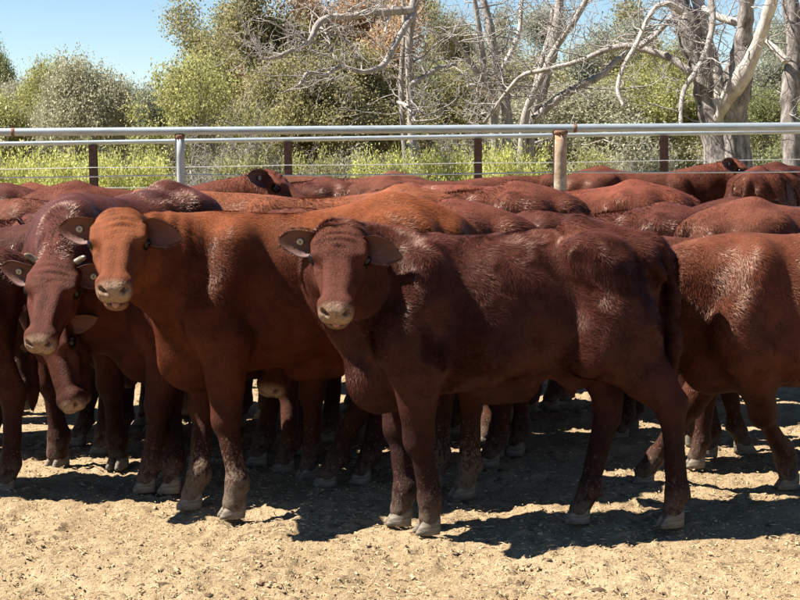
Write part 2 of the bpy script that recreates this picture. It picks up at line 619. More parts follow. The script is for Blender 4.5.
BARK = {
 'grey': bark_material('grey_bark', [(0.30, (0.13, 0.112, 0.098)), (0.50, (0.29, 0.258, 0.23)), (0.72, (0.46, 0.42, 0.38))]),
 'white': bark_material('white_bark', [(0.30, (0.22, 0.18, 0.15)), (0.48, (0.44, 0.39, 0.34)), (0.70, (0.62, 0.57, 0.51))]),
 'rough': bark_material('rough_bark', [(0.36, (0.075, 0.064, 0.057)), (0.52, (0.225, 0.195, 0.175)), (0.70, (0.43, 0.385, 0.35))], 9.0),
 'twig': bark_material('dead_twig', [(0.30, (0.17, 0.15, 0.135)), (0.55, (0.32, 0.29, 0.265)), (0.75, (0.46, 0.43, 0.40))]),
}
LEAF = {
 'olive': leaf_material('olive_leaves', [(0.05, (0.104, 0.098, 0.041)), (0.5, (0.262, 0.238, 0.110)), (0.95, (0.439, 0.390, 0.207))]),
 'grey': leaf_material('grey_green_leaves', [(0.05, (0.146, 0.146, 0.091)), (0.5, (0.317, 0.305, 0.195)), (0.95, (0.561, 0.537, 0.390))]),
 'yellow': leaf_material('yellow_green_leaves', [(0.05, (0.128, 0.134, 0.044)), (0.5, (0.299, 0.293, 0.104)), (0.95, (0.488, 0.464, 0.207))]),
 'lime': leaf_material('lime_leaves', [(0.05, (0.268, 0.268, 0.061)), (0.5, (0.512, 0.512, 0.140)), (0.95, (0.600, 0.600, 0.281))], 0.45),
 'green': leaf_material('green_leaves', [(0.05, (0.085, 0.098, 0.039)), (0.5, (0.201, 0.213, 0.091)), (0.95, (0.354, 0.354, 0.177))]),
 'blue': leaf_material('blue_grey_leaves', [(0.05, (0.122, 0.137, 0.098)), (0.5, (0.268, 0.281, 0.201)), (0.95, (0.488, 0.494, 0.378))]),
 'rust': leaf_material('rusty_leaves', [(0.05, (0.195, 0.128, 0.063)), (0.5, (0.415, 0.275, 0.159)), (0.95, (0.600, 0.451, 0.305))]),
 'straw': leaf_material('dry_grass', [(0.05, (0.317, 0.256, 0.104)), (0.5, (0.537, 0.439, 0.207)), (0.95, (0.600, 0.600, 0.366))]),
}


def grow(rng, p, d, length, r, level, maxlev, paths, tips, spread=0.75, wig=0.22, nch=(3, 5), up=0.12, shrink=0.62):
    """recursive branching; paths get (points, radii), tips get leaf anchors"""
    n = 6
    pts = [np.array(p, dtype=float)]
    dd = nrm(d)
    for i in range(n):
        dd = nrm(dd + rng.normal(0, wig, 3) * (0.5 + 0.5 * i / n) + np.array((0, 0, up)))
        pts.append(pts[-1] + dd * length / n)
    rad = np.linspace(r, r * (0.55 if level < maxlev else 0.25), n + 1)
    paths.append((pts, rad, level))
    if level >= maxlev:
        for k in range(2, n + 1):
            tips.append(pts[k])
        return
    k = rng.integers(nch[0], nch[1] + 1)
    for j in range(k):
        t = rng.uniform(0.30, 1.0) if j else 1.0
        i = min(n - 1, int(t * n))
        base = pts[i] + (pts[i + 1] - pts[i]) * (t * n - i if i < n else 0)
        if t >= 0.999:
            base = pts[-1]
        side = rng.normal(size=3)
        side = nrm(side - dd * np.dot(side, dd))
        nd = nrm(dd * (1 - spread * rng.uniform(0.4, 1.0)) + side * spread * rng.uniform(0.6, 1.1))
        rr = np.interp(t, [0, 1], [rad[0], rad[-1]]) * rng.uniform(0.55, 0.8)
        grow(rng, base, nd, length * shrink * rng.uniform(0.75, 1.2), rr, level + 1, maxlev, paths, tips, spread, wig, nch, up, shrink)


def leaves_mesh(name, rng, tips, n, size, clump, droop=0.4, aspect=0.30):
    A = np.asarray(tips)
    pos = A[rng.integers(0, len(A), n)] + rng.normal(0, 1, (n, 3)) * clump
    d = rng.normal(size=(n, 3)) + np.array((0, 0, -droop))
    d /= np.linalg.norm(d, axis=1)[:, None]
    s_ = np.cross(d, rng.normal(size=(n, 3)))
    s_ /= (np.linalg.norm(s_, axis=1)[:, None] + 1e-9)
    L = size * rng.uniform(0.6, 1.4, n)[:, None]
    w = L * aspect * rng.uniform(0.7, 1.3, n)[:, None]
    mid = pos + d * L * 0.45
    V = np.stack([pos, mid + s_ * w, pos + d * L, mid - s_ * w], axis=1).reshape(-1, 3)
    V[:, 2] = np.maximum(V[:, 2], 0.02)
    me = mesh_from(name, V, np.arange(4 * n).reshape(-1, 4), smooth=False)
    add_attr(me, 'rnd', np.repeat(rng.random(n), 4))
    return me


def branches_mesh(name, paths, minr=0.0, sides=(9, 6, 4, 3, 3)):
    g = Geo()
    for pts, rad, lev in paths:
        g.tube(pts, np.maximum(rad, minr), sides[min(lev, len(sides) - 1)], cap=lev < 2)
    return g.build(name)


PLANTS = {}


def plant_meshes(key, seed, height, leaf_n, leaf_size, clump, trunk_r=0.10, spread=0.75, stems=1, maxlev=3, nch=(3, 5), first=0.35, up=0.10, droop=0.4,
                 aspect=0.30, minr=0.006, lean=0.25, wig=0.22, skirt=False, dome=0):
    rng = np.random.default_rng(seed)
    paths, tips = [], []
    for k in range(stems):
        a = rng.uniform(0, 6.28)
        d = (math.cos(a) * lean * (0.3 if stems == 1 else 1), math.sin(a) * lean * (0.3 if stems == 1 else 1), 1.0)
        b = (math.cos(a) * 0.12 * (stems > 1), math.sin(a) * 0.12 * (stems > 1), -0.05)
        grow(rng, b, d, height * first, trunk_r, 0, maxlev, paths, tips, spread, wig, nch, up)
    z = max(t[2] for t in tips)
    k = height / z
    paths = [([p * k for p in pts], rad, lev) for pts, rad, lev in paths]
    tips = [t * k for t in tips]
    if skirt:
        tips = tips + [t * np.array((1.0, 1.0, 0.45)) for t in tips]
    if dome:
        # leaf clumps spread through a rounded crown, denser towards its outside
        tips = []
        for k_ in range(dome):
            u = rng.normal(size=3)
            u /= np.linalg.norm(u)
            u[2] = abs(u[2]) if rng.random() < 0.75 else u[2]
            rr = rng.uniform(0.45, 1.0) ** 0.5
            c = np.array((0, 0, height * 0.50)) + u * rr * np.array((height * 0.50, height * 0.50, height * 0.47)) * rng.uniform(0.86, 1.06)
            tips.append(c)
            if c[2] < height * 0.5:
                c[2] *= rng.uniform(0.5, 1.0)
    R = float(np.percentile([np.linalg.norm(t[:2]) for t in tips], 82))
    PLANTS[key] = (branches_mesh(key + '_trunk', paths, minr), leaves_mesh(key + '_crown', rng, tips, leaf_n, leaf_size, clump, droop, aspect) if leaf_n else None, R, height)


def put_plant(kind, key, px, Y, top_py, label, cat, group, leaf, bark='grey', width_px=None, turn=0.0):
    """stand a plant on the ground at photo column px and depth Y, as tall as its top at row top_py asks"""
    tr, cr, R, h = PLANTS[key]
    base = at(px, 150, Y)
    zt = at(px, top_py, Y).z
    kz = zt / h
    kx = kz if width_px is None else (width_px * Y / FPX / 2) / (R + 0.1)
    root = bpy.data.objects.new(kind, None)
    root.empty_display_size = 0.4
    COL.objects.link(root)
    root.location = (base.x, Y, 0.0)
    root.rotation_euler = (0, 0, turn)
    root.scale = (kx, kx, kz)
    tag(root, label, cat, group)
    for nm, me, mt in (('trunk', tr, BARK[bark]), ('crown', cr, LEAF.get(leaf))):
        if me is None:
            continue
        o = bpy.data.objects.new(nm, me)
        COL.objects.link(o)
        o.parent = root
        if len(me.materials) == 0:
            me.materials.append(mt)
        o.material_slots[0].link = 'OBJECT'
        o.material_slots[0].material = mt
    return root


plant_meshes('round', 101, 4.0, 60000, 0.070, 0.20, 0.10, 0.80, stems=3, maxlev=3, lean=0.5, dome=170)
plant_meshes('round2', 102, 4.0, 55000, 0.070, 0.23, 0.10, 0.85, stems=2, maxlev=3, lean=0.5, dome=120)
plant_meshes('loose', 103, 4.2, 26000, 0.070, 0.15, 0.07, 0.70, stems=4, maxlev=3, lean=0.45)
plant_meshes('tall', 104, 7.0, 90000, 0.095, 0.32, 0.16, 0.72, stems=1, maxlev=4, nch=(2, 4))
plant_meshes('tall2', 105, 7.0, 75000, 0.095, 0.34, 0.16, 0.75, stems=2, maxlev=4, nch=(2, 3))
plant_meshes('tall3', 106, 7.5, 70000, 0.10, 0.34, 0.15, 0.70, stems=2, maxlev=4, nch=(2, 3), lean=0.35)
plant_meshes('bush', 107, 1.6, 11000, 0.070, 0.10, 0.025, 0.75, stems=7, maxlev=2, lean=0.7, nch=(4, 6), droop=0.0, minr=0.004, skirt=True)
plant_meshes('bush2', 108, 1.6, 11000, 0.070, 0.11, 0.025, 0.70, stems=8, maxlev=2, lean=0.8, nch=(4, 6), droop=0.0, minr=0.004, skirt=True)
plant_meshes('bare', 109, 1.9, 0, 0.05, 0.1, 0.022, 0.85, stems=7, maxlev=3, lean=0.8, nch=(3, 4), minr=0.004, wig=0.35, up=0.03)
plant_meshes('bare2', 110, 2.4, 0, 0.05, 0.1, 0.028, 0.85, stems=5, maxlev=3, lean=0.7, nch=(3, 5), minr=0.004, wig=0.35, up=0.05)

BG = 'trees behind the yards'
#  kind, mesh, column, depth, top row, label, leaf, bark, width, turn
TREES = [
 ('tree', 'round', -8, 44, 42, 'dark green tree cut by the left edge, against open sky', 'green', 'grey', 50, 0.3),
 ('tree', 'round', 84, 36, 57, 'rounded pale grey-green tree standing alone against the sky at left', 'grey', 'grey', 84, 1.0),
 ('tree', 'round2', 50, 40, 63, 'yellowish green tree peeping out left of the pale rounded tree', 'yellow', 'grey', 60, 2.0),
 ('tree', 'round2', 18, 42, 84, 'low grey tree near the left edge under open sky', 'grey', 'twig', 80, 0.0),
 ('tree', 'round', 137, 38, 83, 'low silvery tree right of the pale rounded tree', 'blue', 'twig', 80, 2.6),
 ('tree', 'loose', 198, 31, 40, 'loose yellow-green tree with thin dark stems behind the grey post', 'yellow', 'grey', 128, 0.7),
 ('tree', 'tall', 262, 38, -35, 'large olive tree filling the upper left beside the sky', 'olive', 'grey', 190, 0.4),
 ('tree', 'tall2', 225, 43, 8, 'olive tree with a ragged top bordering the open sky', 'olive', 'grey', 120, 1.4),
 ('tree', 'tall2', 335, 40, -25, 'tall tree with rusty dry leaves behind the long dead branch', 'rust', 'grey', 150, 2.2),
 ('tree', 'round2', 300, 36, 60, 'olive tree below the rusty one, behind the dead branch', 'olive', 'grey', 130, 0.9),
 ('tree', 'tall3', 385, 47, -10, 'dark green tree behind the dead stems left of middle', 'green', 'grey', 130, 0.2),
 ('tree', 'round', 430, 52, 62, 'dark green tree low between the dead stems in the middle', 'green', 'grey', 120, 1.7),
 ('tree', 'tall2', 448, 62, 10, 'thin-crowned olive tree against blue sky in the middle', 'olive', 'grey', 90, 2.9),
 ('tree', 'tall3', 540, 55, 12, 'grey-green tree behind the leaning grey stems', 'blue', 'grey', 130, 1.1),
 ('tree', 'tall', 590, 60, 4, 'olive tree right of the leaning grey stems', 'olive', 'grey', 150, 2.3),
 ('tree', 'round2', 505, 50, 60, 'low olive tree at the foot of the leaning stems', 'olive', 'grey', 150, 0.6),
 ('tree', 'tall3', 640, 54, 25, 'bluish green tree left of the big double trunk', 'blue', 'grey', 130, 1.9),
 ('tree', 'round', 640, 46, 72, 'yellow-green tree low left of the big double trunk', 'yellow', 'grey', 130, 0.1),
 ('tree', 'tall2', 668, 58, 38, 'yellow-green tree seen between the limbs of the double trunk', 'yellow', 'grey', 90, 0.8),
 ('tree', 'tall', 775, 48, 25, 'blue-green leafy tree between the double trunk and right-edge trunk', 'blue', 'grey', 120, 3.0),
 ('tree', 'round', 770, 40, 88, 'bright green low tree right of the double trunk', 'green', 'grey', 90, 1.5),
 ('tree', 'tall3', 820, 52, 20, 'grey-green tree behind the right-edge trunk', 'blue', 'grey', 140, 2.5),
 ('tree', 'round2', 570, 44, 86, 'low grey-green tree above the thick rusty post', 'grey', 'grey', 140, 2.8),
 ('tree', 'round2', 108, 46, 98, 'low dull olive tree between the silvery and rounded pale trees', 'olive', 'grey', 90, 4.1),
 ('tree', 'round', 165, 50, 100, 'low olive tree left of the loose yellow-green one', 'olive', 'grey', 110, 3.3),
 ('tree', 'round2', -5, 38, 96, 'low yellowish bush-like tree at the very left edge', 'yellow', 'grey', 80, 5.0),
 ('tree', 'round2', 232, 46, 70, 'mid-high grey-green tree behind the loose yellow-green one', 'grey', 'grey', 130, 5.5),
 ('tree', 'round', 365, 38, 84, 'low olive tree under the dead branch tips', 'olive', 'grey', 130, 1.2),
]
for (kind, key, px, Y, top, lab, leaf, bark, wpx, turn) in TREES:
    put_plant(kind, key, px, Y, top, lab, 'tree', BG, leaf, bark, wpx, turn)

# a far belt of scrub closes the horizon: one mass nobody could count
def far_scrub(name, seed, count, y0, y1, h0, h1, leaves, size, leaf, label):
    rng = np.random.default_rng(seed)
    anchors = []
    for i in range(count):
        Y = rng.uniform(y0, y1)
        X = rng.uniform(-1, 1) * (0.52 * Y + 4)
        h = rng.uniform(h0, h1)
        n = 60
        u = rng.normal(size=(n, 3))
        u /= np.linalg.norm(u, axis=1)[:, None]
        anchors.append(np.array((X, Y, h * 0.52)) + u * np.array((h * 0.55, h * 0.55, h * 0.48)) * rng.random((n, 1)) ** 0.4)
    me = leaves_mesh(name, rng, np.vstack(anchors), leaves, size, 0.16)
    o = obj(name, me, LEAF[leaf])
    tag(o, label, 'scrub', kind='stuff')


far_scrub('far_scrub', 7, 460, 75, 120, 1.8, 3.8, 90000, 0.22, 'olive', 'far belt of low olive scrub along the horizon')
far_scrub('undergrowth', 8, 170, 36, 58, 1.3, 2.6, 110000, 0.10, 'grey', 'pale tangled undergrowth between the trunks')

# bright undergrowth beyond the farther fence
SH = 'shrubs beyond the farther fence'
SHRUBS = [(-12, 24.5, 149, 'lime'), (22, 26.0, 146, 'lime'), (50, 24.2, 150, 'lime'), (78, 27.0, 145, 'lime'), (106, 24.8, 151, 'lime'), (130, 28.0, 146, 'yellow'), (152, 25.5, 152, 'lime'),
          (205, 29.0, 149, 'grey'), (238, 27.0, 153, 'yellow'), (268, 30.0, 146, 'grey'), (312, 28.0, 149, 'yellow'), (345, 30.5, 145, 'grey'), (378, 26.5, 150, 'lime'),
          (408, 24.8, 148, 'lime'), (440, 25.5, 145, 'lime'), (470, 27.5, 147, 'lime'), (500, 24.6, 143, 'lime'), (528, 25.8, 145, 'lime'), (592, 34.0, 148, 'yellow'),
          (618, 36.0, 146, 'grey'), (652, 33.0, 143, 'grey'), (772, 33.0, 139, 'green'), (760, 31.0, 143, 'green')]
WHERE = ['at the left edge', 'left of the nearest dark post, second from the edge', 'just left of the first dark post', 'behind the first dark post', 'just right of the first dark post',
         'midway from dark post to grey post', 'just left of the grey post', 'just right of the grey post', 'left of the second dark post', 'behind the second dark post, to its left',
         'just right of the second dark post', 'halfway between the second and third dark post', 'left of the middle of the fence', 'under the dead stems', 'left of the third dark post',
         'behind the third dark post', 'right of the third dark post', 'left of the thick rusty post', 'just right of the thick rusty post', 'in dry grass right of the rusty post',
         'left of the fourth dark post', 'left of the right-edge trunk, taller', 'right of the double trunk, nearer']
CN = {'lime': 'bright lime', 'yellow': 'yellow-green', 'grey': 'greyish', 'green': 'fresh green'}
for i, (px, Y, top, lf) in enumerate(SHRUBS):
    put_plant('shrub', 'bush' if i % 2 else 'bush2', px, Y, top, '%s leafy shrub %s' % (CN[lf], WHERE[i]), 'shrub', SH, lf, 'twig', 52 if i < 19 else 60, i * 1.3)
for i, (px, Y, top, key, wh) in enumerate([(218, 23.5, 148, 'bare2', 'right of the grey post'), (330, 24.5, 140, 'bare2', 'right of the second dark post'), (268, 33, 100, 'bare2', 'under the dead branch, greyest of all'),
                                           (700, 24.0, 140, 'bare', 'at the foot of the double trunk, left side'), (683, 25.5, 147, 'bare', 'right of the fourth dark post'), (728, 24.3, 143, 'bare2', 'in front of the double trunk'),
                                           (620, 26.5, 140, 'bare2', 'in the dry grass right of the rusty post'), (410, 24.0, 142, 'bare2', 'in the middle beneath the dead stems'), (470, 29.0, 100, 'bare2', 'between the dead stems and leaning stems'),
                                           (205, 27.0, 85, 'bare2', 'inside the loose yellow-green tree'), (250, 34.0, 62, 'bare2', 'in front of the large olive tree')]):
    put_plant('dead_shrub', key, px, Y, top, 'bare grey twiggy shrub %s' % wh, 'dead shrub', 'bare shrubs behind the yards', None, 'twig', 90 if key == 'bare2' else 60, i * 0.9)


# ---- big trunks and dead limbs followed by eye, each at its own depth
def traced_tree(kind, label, group, Y, limbs, seed, twigs=3, twig_len=0.9, leaf=None, leaf_n=0):
    """limbs: (part name, bark, [(px, py)], [radius px], depth drift)"""
    rng = np.random.default_rng(seed)
    root = bpy.data.objects.new(kind, None)
    root.empty_display_size = 0.4
    b0 = at(limbs[0][2][0][0], 150, Y)
    root.location = (b0.x, Y, 0)
    COL.objects.link(root)
    tag(root, label, 'tree', group)
    org = np.array((b0.x, Y, 0.0))
    tw, tips = [], []
    for (nm, bark, pts, rpx, drift) in limbs:
        n = len(pts)
        P = []
        for i, (px, py) in enumerate(pts):
            p = at(px, py, Y + drift * (i / max(1, n - 1)))
            P.append(np.array(p) - org)
        if nm == 'trunk':
            P[0][2] = -0.2
        path = catmull(P, 6)
        rr = np.interp(np.linspace(0, 1, len(path)), np.linspace(0, 1, len(rpx)), rpx) * Y / FPX
        rr = rr * (1 + 0.07 * np.sin(np.arange(len(path)) * 1.9 + seed))
        g = Geo()
        g.tube(path, rr, 12 if rr.max() > 0.08 else 7)
        me = g.build(nm)
        if rr.max() > 0.12:        # uneven, fluted bole
            V = np.array([v.co[:] for v in me.vertices])
            V += (SineNoise(seed, 6.0)(V) * 0.10 * rr.max())[:, None] * nrm_rows(V, path)
            me.vertices.foreach_set('co', V.astype(np.float32).ravel())
            me.update()
        obj(nm, me, BARK[bark], root)
        for k in range(int(1.15 * twigs * len(path) / 8)):
            i = rng.integers(len(path) // 4, len(path))
            if path[i][2] < 1.9:
                continue
            d = rng.normal(size=3)
            d[2] = abs(d[2]) * 0.4
            grow(rng, path[i], d, twig_len * rng.uniform(0.4, 1.3), min(rr[i] * 0.4, 0.016), 2, 4, tw, tips, 0.8, 0.30, (2, 4), 0.02)
    if tw:
        tag(obj('twigs', branches_mesh('twigs', tw, 0.005), BARK['twig'], root), kind='stuff')
    if leaf_n and tips:
        obj('crown', leaves_mesh('crown', rng, tips, leaf_n, 0.09, 0.12), LEAF[leaf], root)
    return root


def nrm_rows(V, path):
    d = np.linalg.norm(V[:, None, :] - path[None, :, :], axis=2)
    c = path[np.argmin(d, axis=1)]
    o = V - c
    return o / (np.linalg.norm(o, axis=1)[:, None] + 1e-9)


BIG = 'bare-limbed trees behind the fences'
traced_tree('gum_tree', 'huge double-trunked tree with pale limbs right of the middle', BIG, 27.0, [
    ('trunk', 'rough', [(724, 205), (717, 145), (708, 105), (697, 65), (684, 22), (672, -25)], [18, 15, 13, 12, 12, 11], 0.6),
    ('trunk', 'rough', [(742, 205), (736, 145), (734, 112), (739, 70), (743, 38), (747, 0), (750, -40)], [17, 14.5, 12, 11, 10, 10, 9], -0.3),
    ('limb', 'white', [(723, 128), (716, 85), (707, 45), (700, 10), (693, -30)], [9, 9, 8, 7, 7], 0.9),
    ('limb', 'white', [(718, 122), (728, 98), (748, 66), (763, 28), (777, -15)], [6, 7.5, 7.5, 7, 6.5], -1.0),
    ('limb', 'white', [(744, 24), (727, 20), (712, 14), (703, 8)], [4, 4, 3.5, 3], 0.5),
    ('limb', 'grey', [(709, -12), (713, 18), (708, 45), (697, 70), (685, 88), (681, 106), (681, 128)], [3.2, 3.2, 3, 3, 2.7, 2.4, 2], -1.2),
    ('limb', 'grey', [(692, 74), (672, 59), (650, 51), (628, 46), (606, 50), (580, 61), (545, 70), (522, 76), (504, 96), (484, 123)], [4, 4, 3.6, 3.4, 3, 2.6, 2.4, 2.3, 2.2, 1.6], 1.5),
    ('limb', 'white', [(682, 12), (668, 4), (655, 8), (645, 25), (636, 45), (623, 68), (618, 90), (624, 107)], [4, 3, 2.4, 2.4, 2.4, 2.2, 2.2, 1.4], -0.8),
    ('limb', 'grey', [(640, 47), (655, 36), (665, 24), (672, 16)], [2.5, 2.5, 2, 1.5], 0.4)], 201, 2, 0.8)
traced_tree('gum_tree', 'rough grey trunk standing at the right edge of the picture', BIG, 29.0, [
    ('trunk', 'rough', [(792, 200), (792, 150), (790, 110), (793, 70), (793, 30), (786, -20)], [11, 10, 9, 8.5, 8, 9], 0.5),
    ('limb', 'white', [(787, 62), (776, 50), (766, 42), (757, 38)], [4, 3.6, 3, 2], 0.4)], 202, 1.5, 0.8)
traced_tree('dead_tree', 'grey tree of several leaning stems right of the middle', BIG, 32.0, [
    ('trunk', 'grey', [(523, 200), (531, 125), (545, 82), (553, 50), (558, 15), (561, -20)], [6.5, 5.5, 5, 4.8, 4.2, 4], 0.4),
    ('trunk', 'grey', [(518, 200), (524, 125), (536, 90), (556, 48), (575, 20), (594, -14)], [5, 4.2, 3.6, 3.2, 3, 2.6], -0.5),
    ('limb', 'grey', [(533, 120), (555, 101), (580, 86), (600, 76), (620, 58), (648, 40), (672, 20)], [5, 4.6, 4, 3.6, 3.2, 2.8, 2], 0.8),
    ('limb', 'grey', [(534, 92), (542, 60), (549, 35), (553, 5)], [3, 2.6, 2.2, 1.6], 1.0)], 203, 4, 0.9)
traced_tree('dead_tree', 'upright dead grey stems left of the leaning ones', BIG, 30.0, [
    ('trunk', 'grey', [(507, 200), (507, 125), (501, 82), (493, 50), (488, 20), (478, -18)], [6, 5.2, 5, 4.8, 4, 3.5], 0.3),
    ('trunk', 'grey', [(498, 200), (494, 125), (488, 82), (482, 50), (478, 20), (472, -15)], [4.5, 4, 3.6, 3, 2.5, 2], -0.4),
    ('limb', 'white', [(503, 68), (512, 50), (519, 32), (521, 10), (523, -10)], [3, 2.6, 2.4, 2, 1.6], 0.5),
    ('limb', 'grey', [(483, 82), (470, 62), (458, 45), (450, 36)], [3.2, 3, 2.2, 1.4], -0.6),
    ('limb', 'white', [(494, 122), (497, 104), (486, 92), (476, 87), (468, 86)], [3.2, 3, 3, 2.8, 2], -0.8)], 204, 4, 0.9)
traced_tree('dead_tree', 'dead tree whose long crooked branches reach left over the scrub', BIG, 26.0, [
    ('trunk', 'grey', [(419, 205), (412, 128), (410, 85), (409, 45), (413, 10), (420, -25)], [6, 4.5, 4, 4, 4.5, 4], 0.3),
    ('trunk', 'grey', [(413, 200), (403, 125), (401, 80), (404, 30), (402, -20)], [3.6, 3, 2.6, 2.4, 2], 0.6),
    ('limb', 'grey', [(413, 10), (398, 11), (385, 12), (368, 13), (350, 17), (332, 17), (319, 23), (312, 36), (305, 45), (290, 51), (274, 58), (260, 59)], [4.4, 4.2, 4, 3.8, 3.4, 3.2, 3.4, 2.8, 2.4, 2, 1.6, 1], -1.2),
    ('limb', 'grey', [(414, 14), (404, 28), (395, 45), (385, 63), (376, 69), (362, 72), (340, 67), (325, 75), (308, 73), (299, 85), (283, 93)], [4, 3.6, 3.4, 3.2, 2.8, 2.4, 2.2, 2, 1.8, 1.5, 1], -2.0),
    ('limb', 'white', [(395, 6), (390, 12), (387, 24), (384, 35)], [1.8, 1.8, 1.4, 1], -0.5),
    ('limb', 'grey', [(318, 26), (327, 34), (331, 48), (335, 60)], [1.8, 1.6, 1.4, 0.9], -0.9),
    ('limb', 'white', [(398, 102), (406, 106), (411, 114), (415, 123)], [1.8, 2.2, 2.2, 2], -1.0),
    ('limb', 'grey', [(411, 85), (425, 76), (440, 68), (456, 64)], [3, 2.6, 2.2, 1.4], 0.8)], 205, 2.6, 0.8)


# ---- dry grass of the paddock
def grass(name, n, seed, y0, y1, hmin, hmax, leaf, label):
    rng = np.random.default_rng(seed)
    Y = y0 + (y1 - y0) * rng.random(n) ** 1.6
    X = rng.uniform(-1, 1, n) * (0.30 * Y + 1.0)
    keep = SineNoise(seed, 0.8)(np.stack([X, Y, 0 * X], axis=1)) > -0.5
    X, Y = X[keep], Y[keep]
    n = len(X)
    h = rng.uniform(hmin, hmax, n)
    lean = rng.normal(0, 0.25, (n, 2)) * h[:, None]
    a = rng.uniform(0, 3.14, n)
    w = 0.006 + 0.010 * rng.random(n)
    wx, wy = np.cos(a) * w, np.sin(a) * w
    V = np.stack([np.stack([X - wx, Y - wy, 0 * X - 0.02], 1), np.stack([X + wx, Y + wy, 0 * X - 0.02], 1), np.stack([X + lean[:, 0], Y + lean[:, 1], h], 1)], axis=1)
    me = mesh_from(name, V.reshape(-1, 3), np.arange(3 * n).reshape(-1, 3), smooth=False)
    add_attr(me, 'rnd', np.repeat(rng.random(n), 3))
    o = obj(name, me, LEAF[leaf])
    tag(o, label, 'grass', kind='stuff')


grass('dry_grass', 90000, 301, 22.5, 70, 0.25, 0.75, 'straw', 'dry straw-coloured grass of the paddock behind the fences')
grass('green_grass', 22000, 302, 23.0, 34, 0.3, 0.9, 'lime', 'tall yellow-green grass among the shrubs behind the fences')
# ------------------------------------------------------------------ cattle: bodies as one continuous surface
class Field:
    """smooth union of round cones, meshed with surface nets on a rectilinear grid"""
    def __init__(self):
        self.prims = []

    def cone(self, a, b, ra, rb, k=0.03, squash=None, sub=False):
        a = np.asarray(a, dtype=float)
        b = np.asarray(b, dtype=float)
        self.prims.append((a, b, ra, rb, k, squash, sub))

    def ball(self, a, r, k=0.03, squash=None, sub=False):
        self.cone(a, np.asarray(a, dtype=float) + 1e-4, r, r, k, squash, sub)

    def evaluate(self, xs, ys, zs, torso):
        D = np.full((len(xs), len(ys), len(zs)), 0.5, dtype=np.float32)
        torso(D, xs, ys, zs)
        for a, b, ra, rb, k, sq, sub in self.prims:
            rm = max(ra, rb)
            ext = 1.0
            if sq is not None:
                ext = max(1.0, max(f for _, f in sq))
            pad = rm * ext + k + 0.01
            lo = np.minimum(a, b) - pad
            hi = np.maximum(a, b) + pad
            i0, i1 = np.searchsorted(xs, [lo[0], hi[0]])
            j0, j1 = np.searchsorted(ys, [lo[1], hi[1]])
            k0, k1 = np.searchsorted(zs, [lo[2], hi[2]])
            if i1 <= i0 or j1 <= j0 or k1 <= k0:
                continue
            X = (xs[i0:i1] - a[0])[:, None, None]
            Y = (ys[j0:j1] - a[1])[None, :, None]
            Z = (zs[k0:k1] - a[2])[None, None, :]
            ab = b - a
            scale = 1.0
            if sq is not None:
                X = X + 0 * Y + 0 * Z
                Y = Y + 0 * X
                Z = Z + 0 * X
                for n, f in sq:
                    n = nrm(n)
                    g = (1.0 / f - 1.0)
                    t = (X * n[0] + Y * n[1] + Z * n[2]) * g
                    X = X + n[0] * t
                    Y = Y + n[1] * t
                    Z = Z + n[2] * t
                    ab = ab + n * np.dot(ab, n) * g
                    scale *= min(1.0, f) ** 0.6
            h = np.clip((X * ab[0] + Y * ab[1] + Z * ab[2]) / max(np.dot(ab, ab), 1e-9), 0, 1)
            d = np.sqrt((X - ab[0] * h) ** 2 + (Y - ab[1] * h) ** 2 + (Z - ab[2] * h) ** 2) - (ra + (rb - ra) * h)
            d = (d * scale).astype(np.float32)
            cur = D[i0:i1, j0:j1, k0:k1]
            if sub:
                hh = np.clip(k - np.abs(cur + d), 0, None) / k
                D[i0:i1, j0:j1, k0:k1] = np.maximum(cur, -d) + hh * hh * k * 0.25
            else:
                hh = np.clip(k - np.abs(cur - d), 0, None) / k
                D[i0:i1, j0:j1, k0:k1] = np.minimum(cur, d) - hh * hh * k * 0.25
        return D


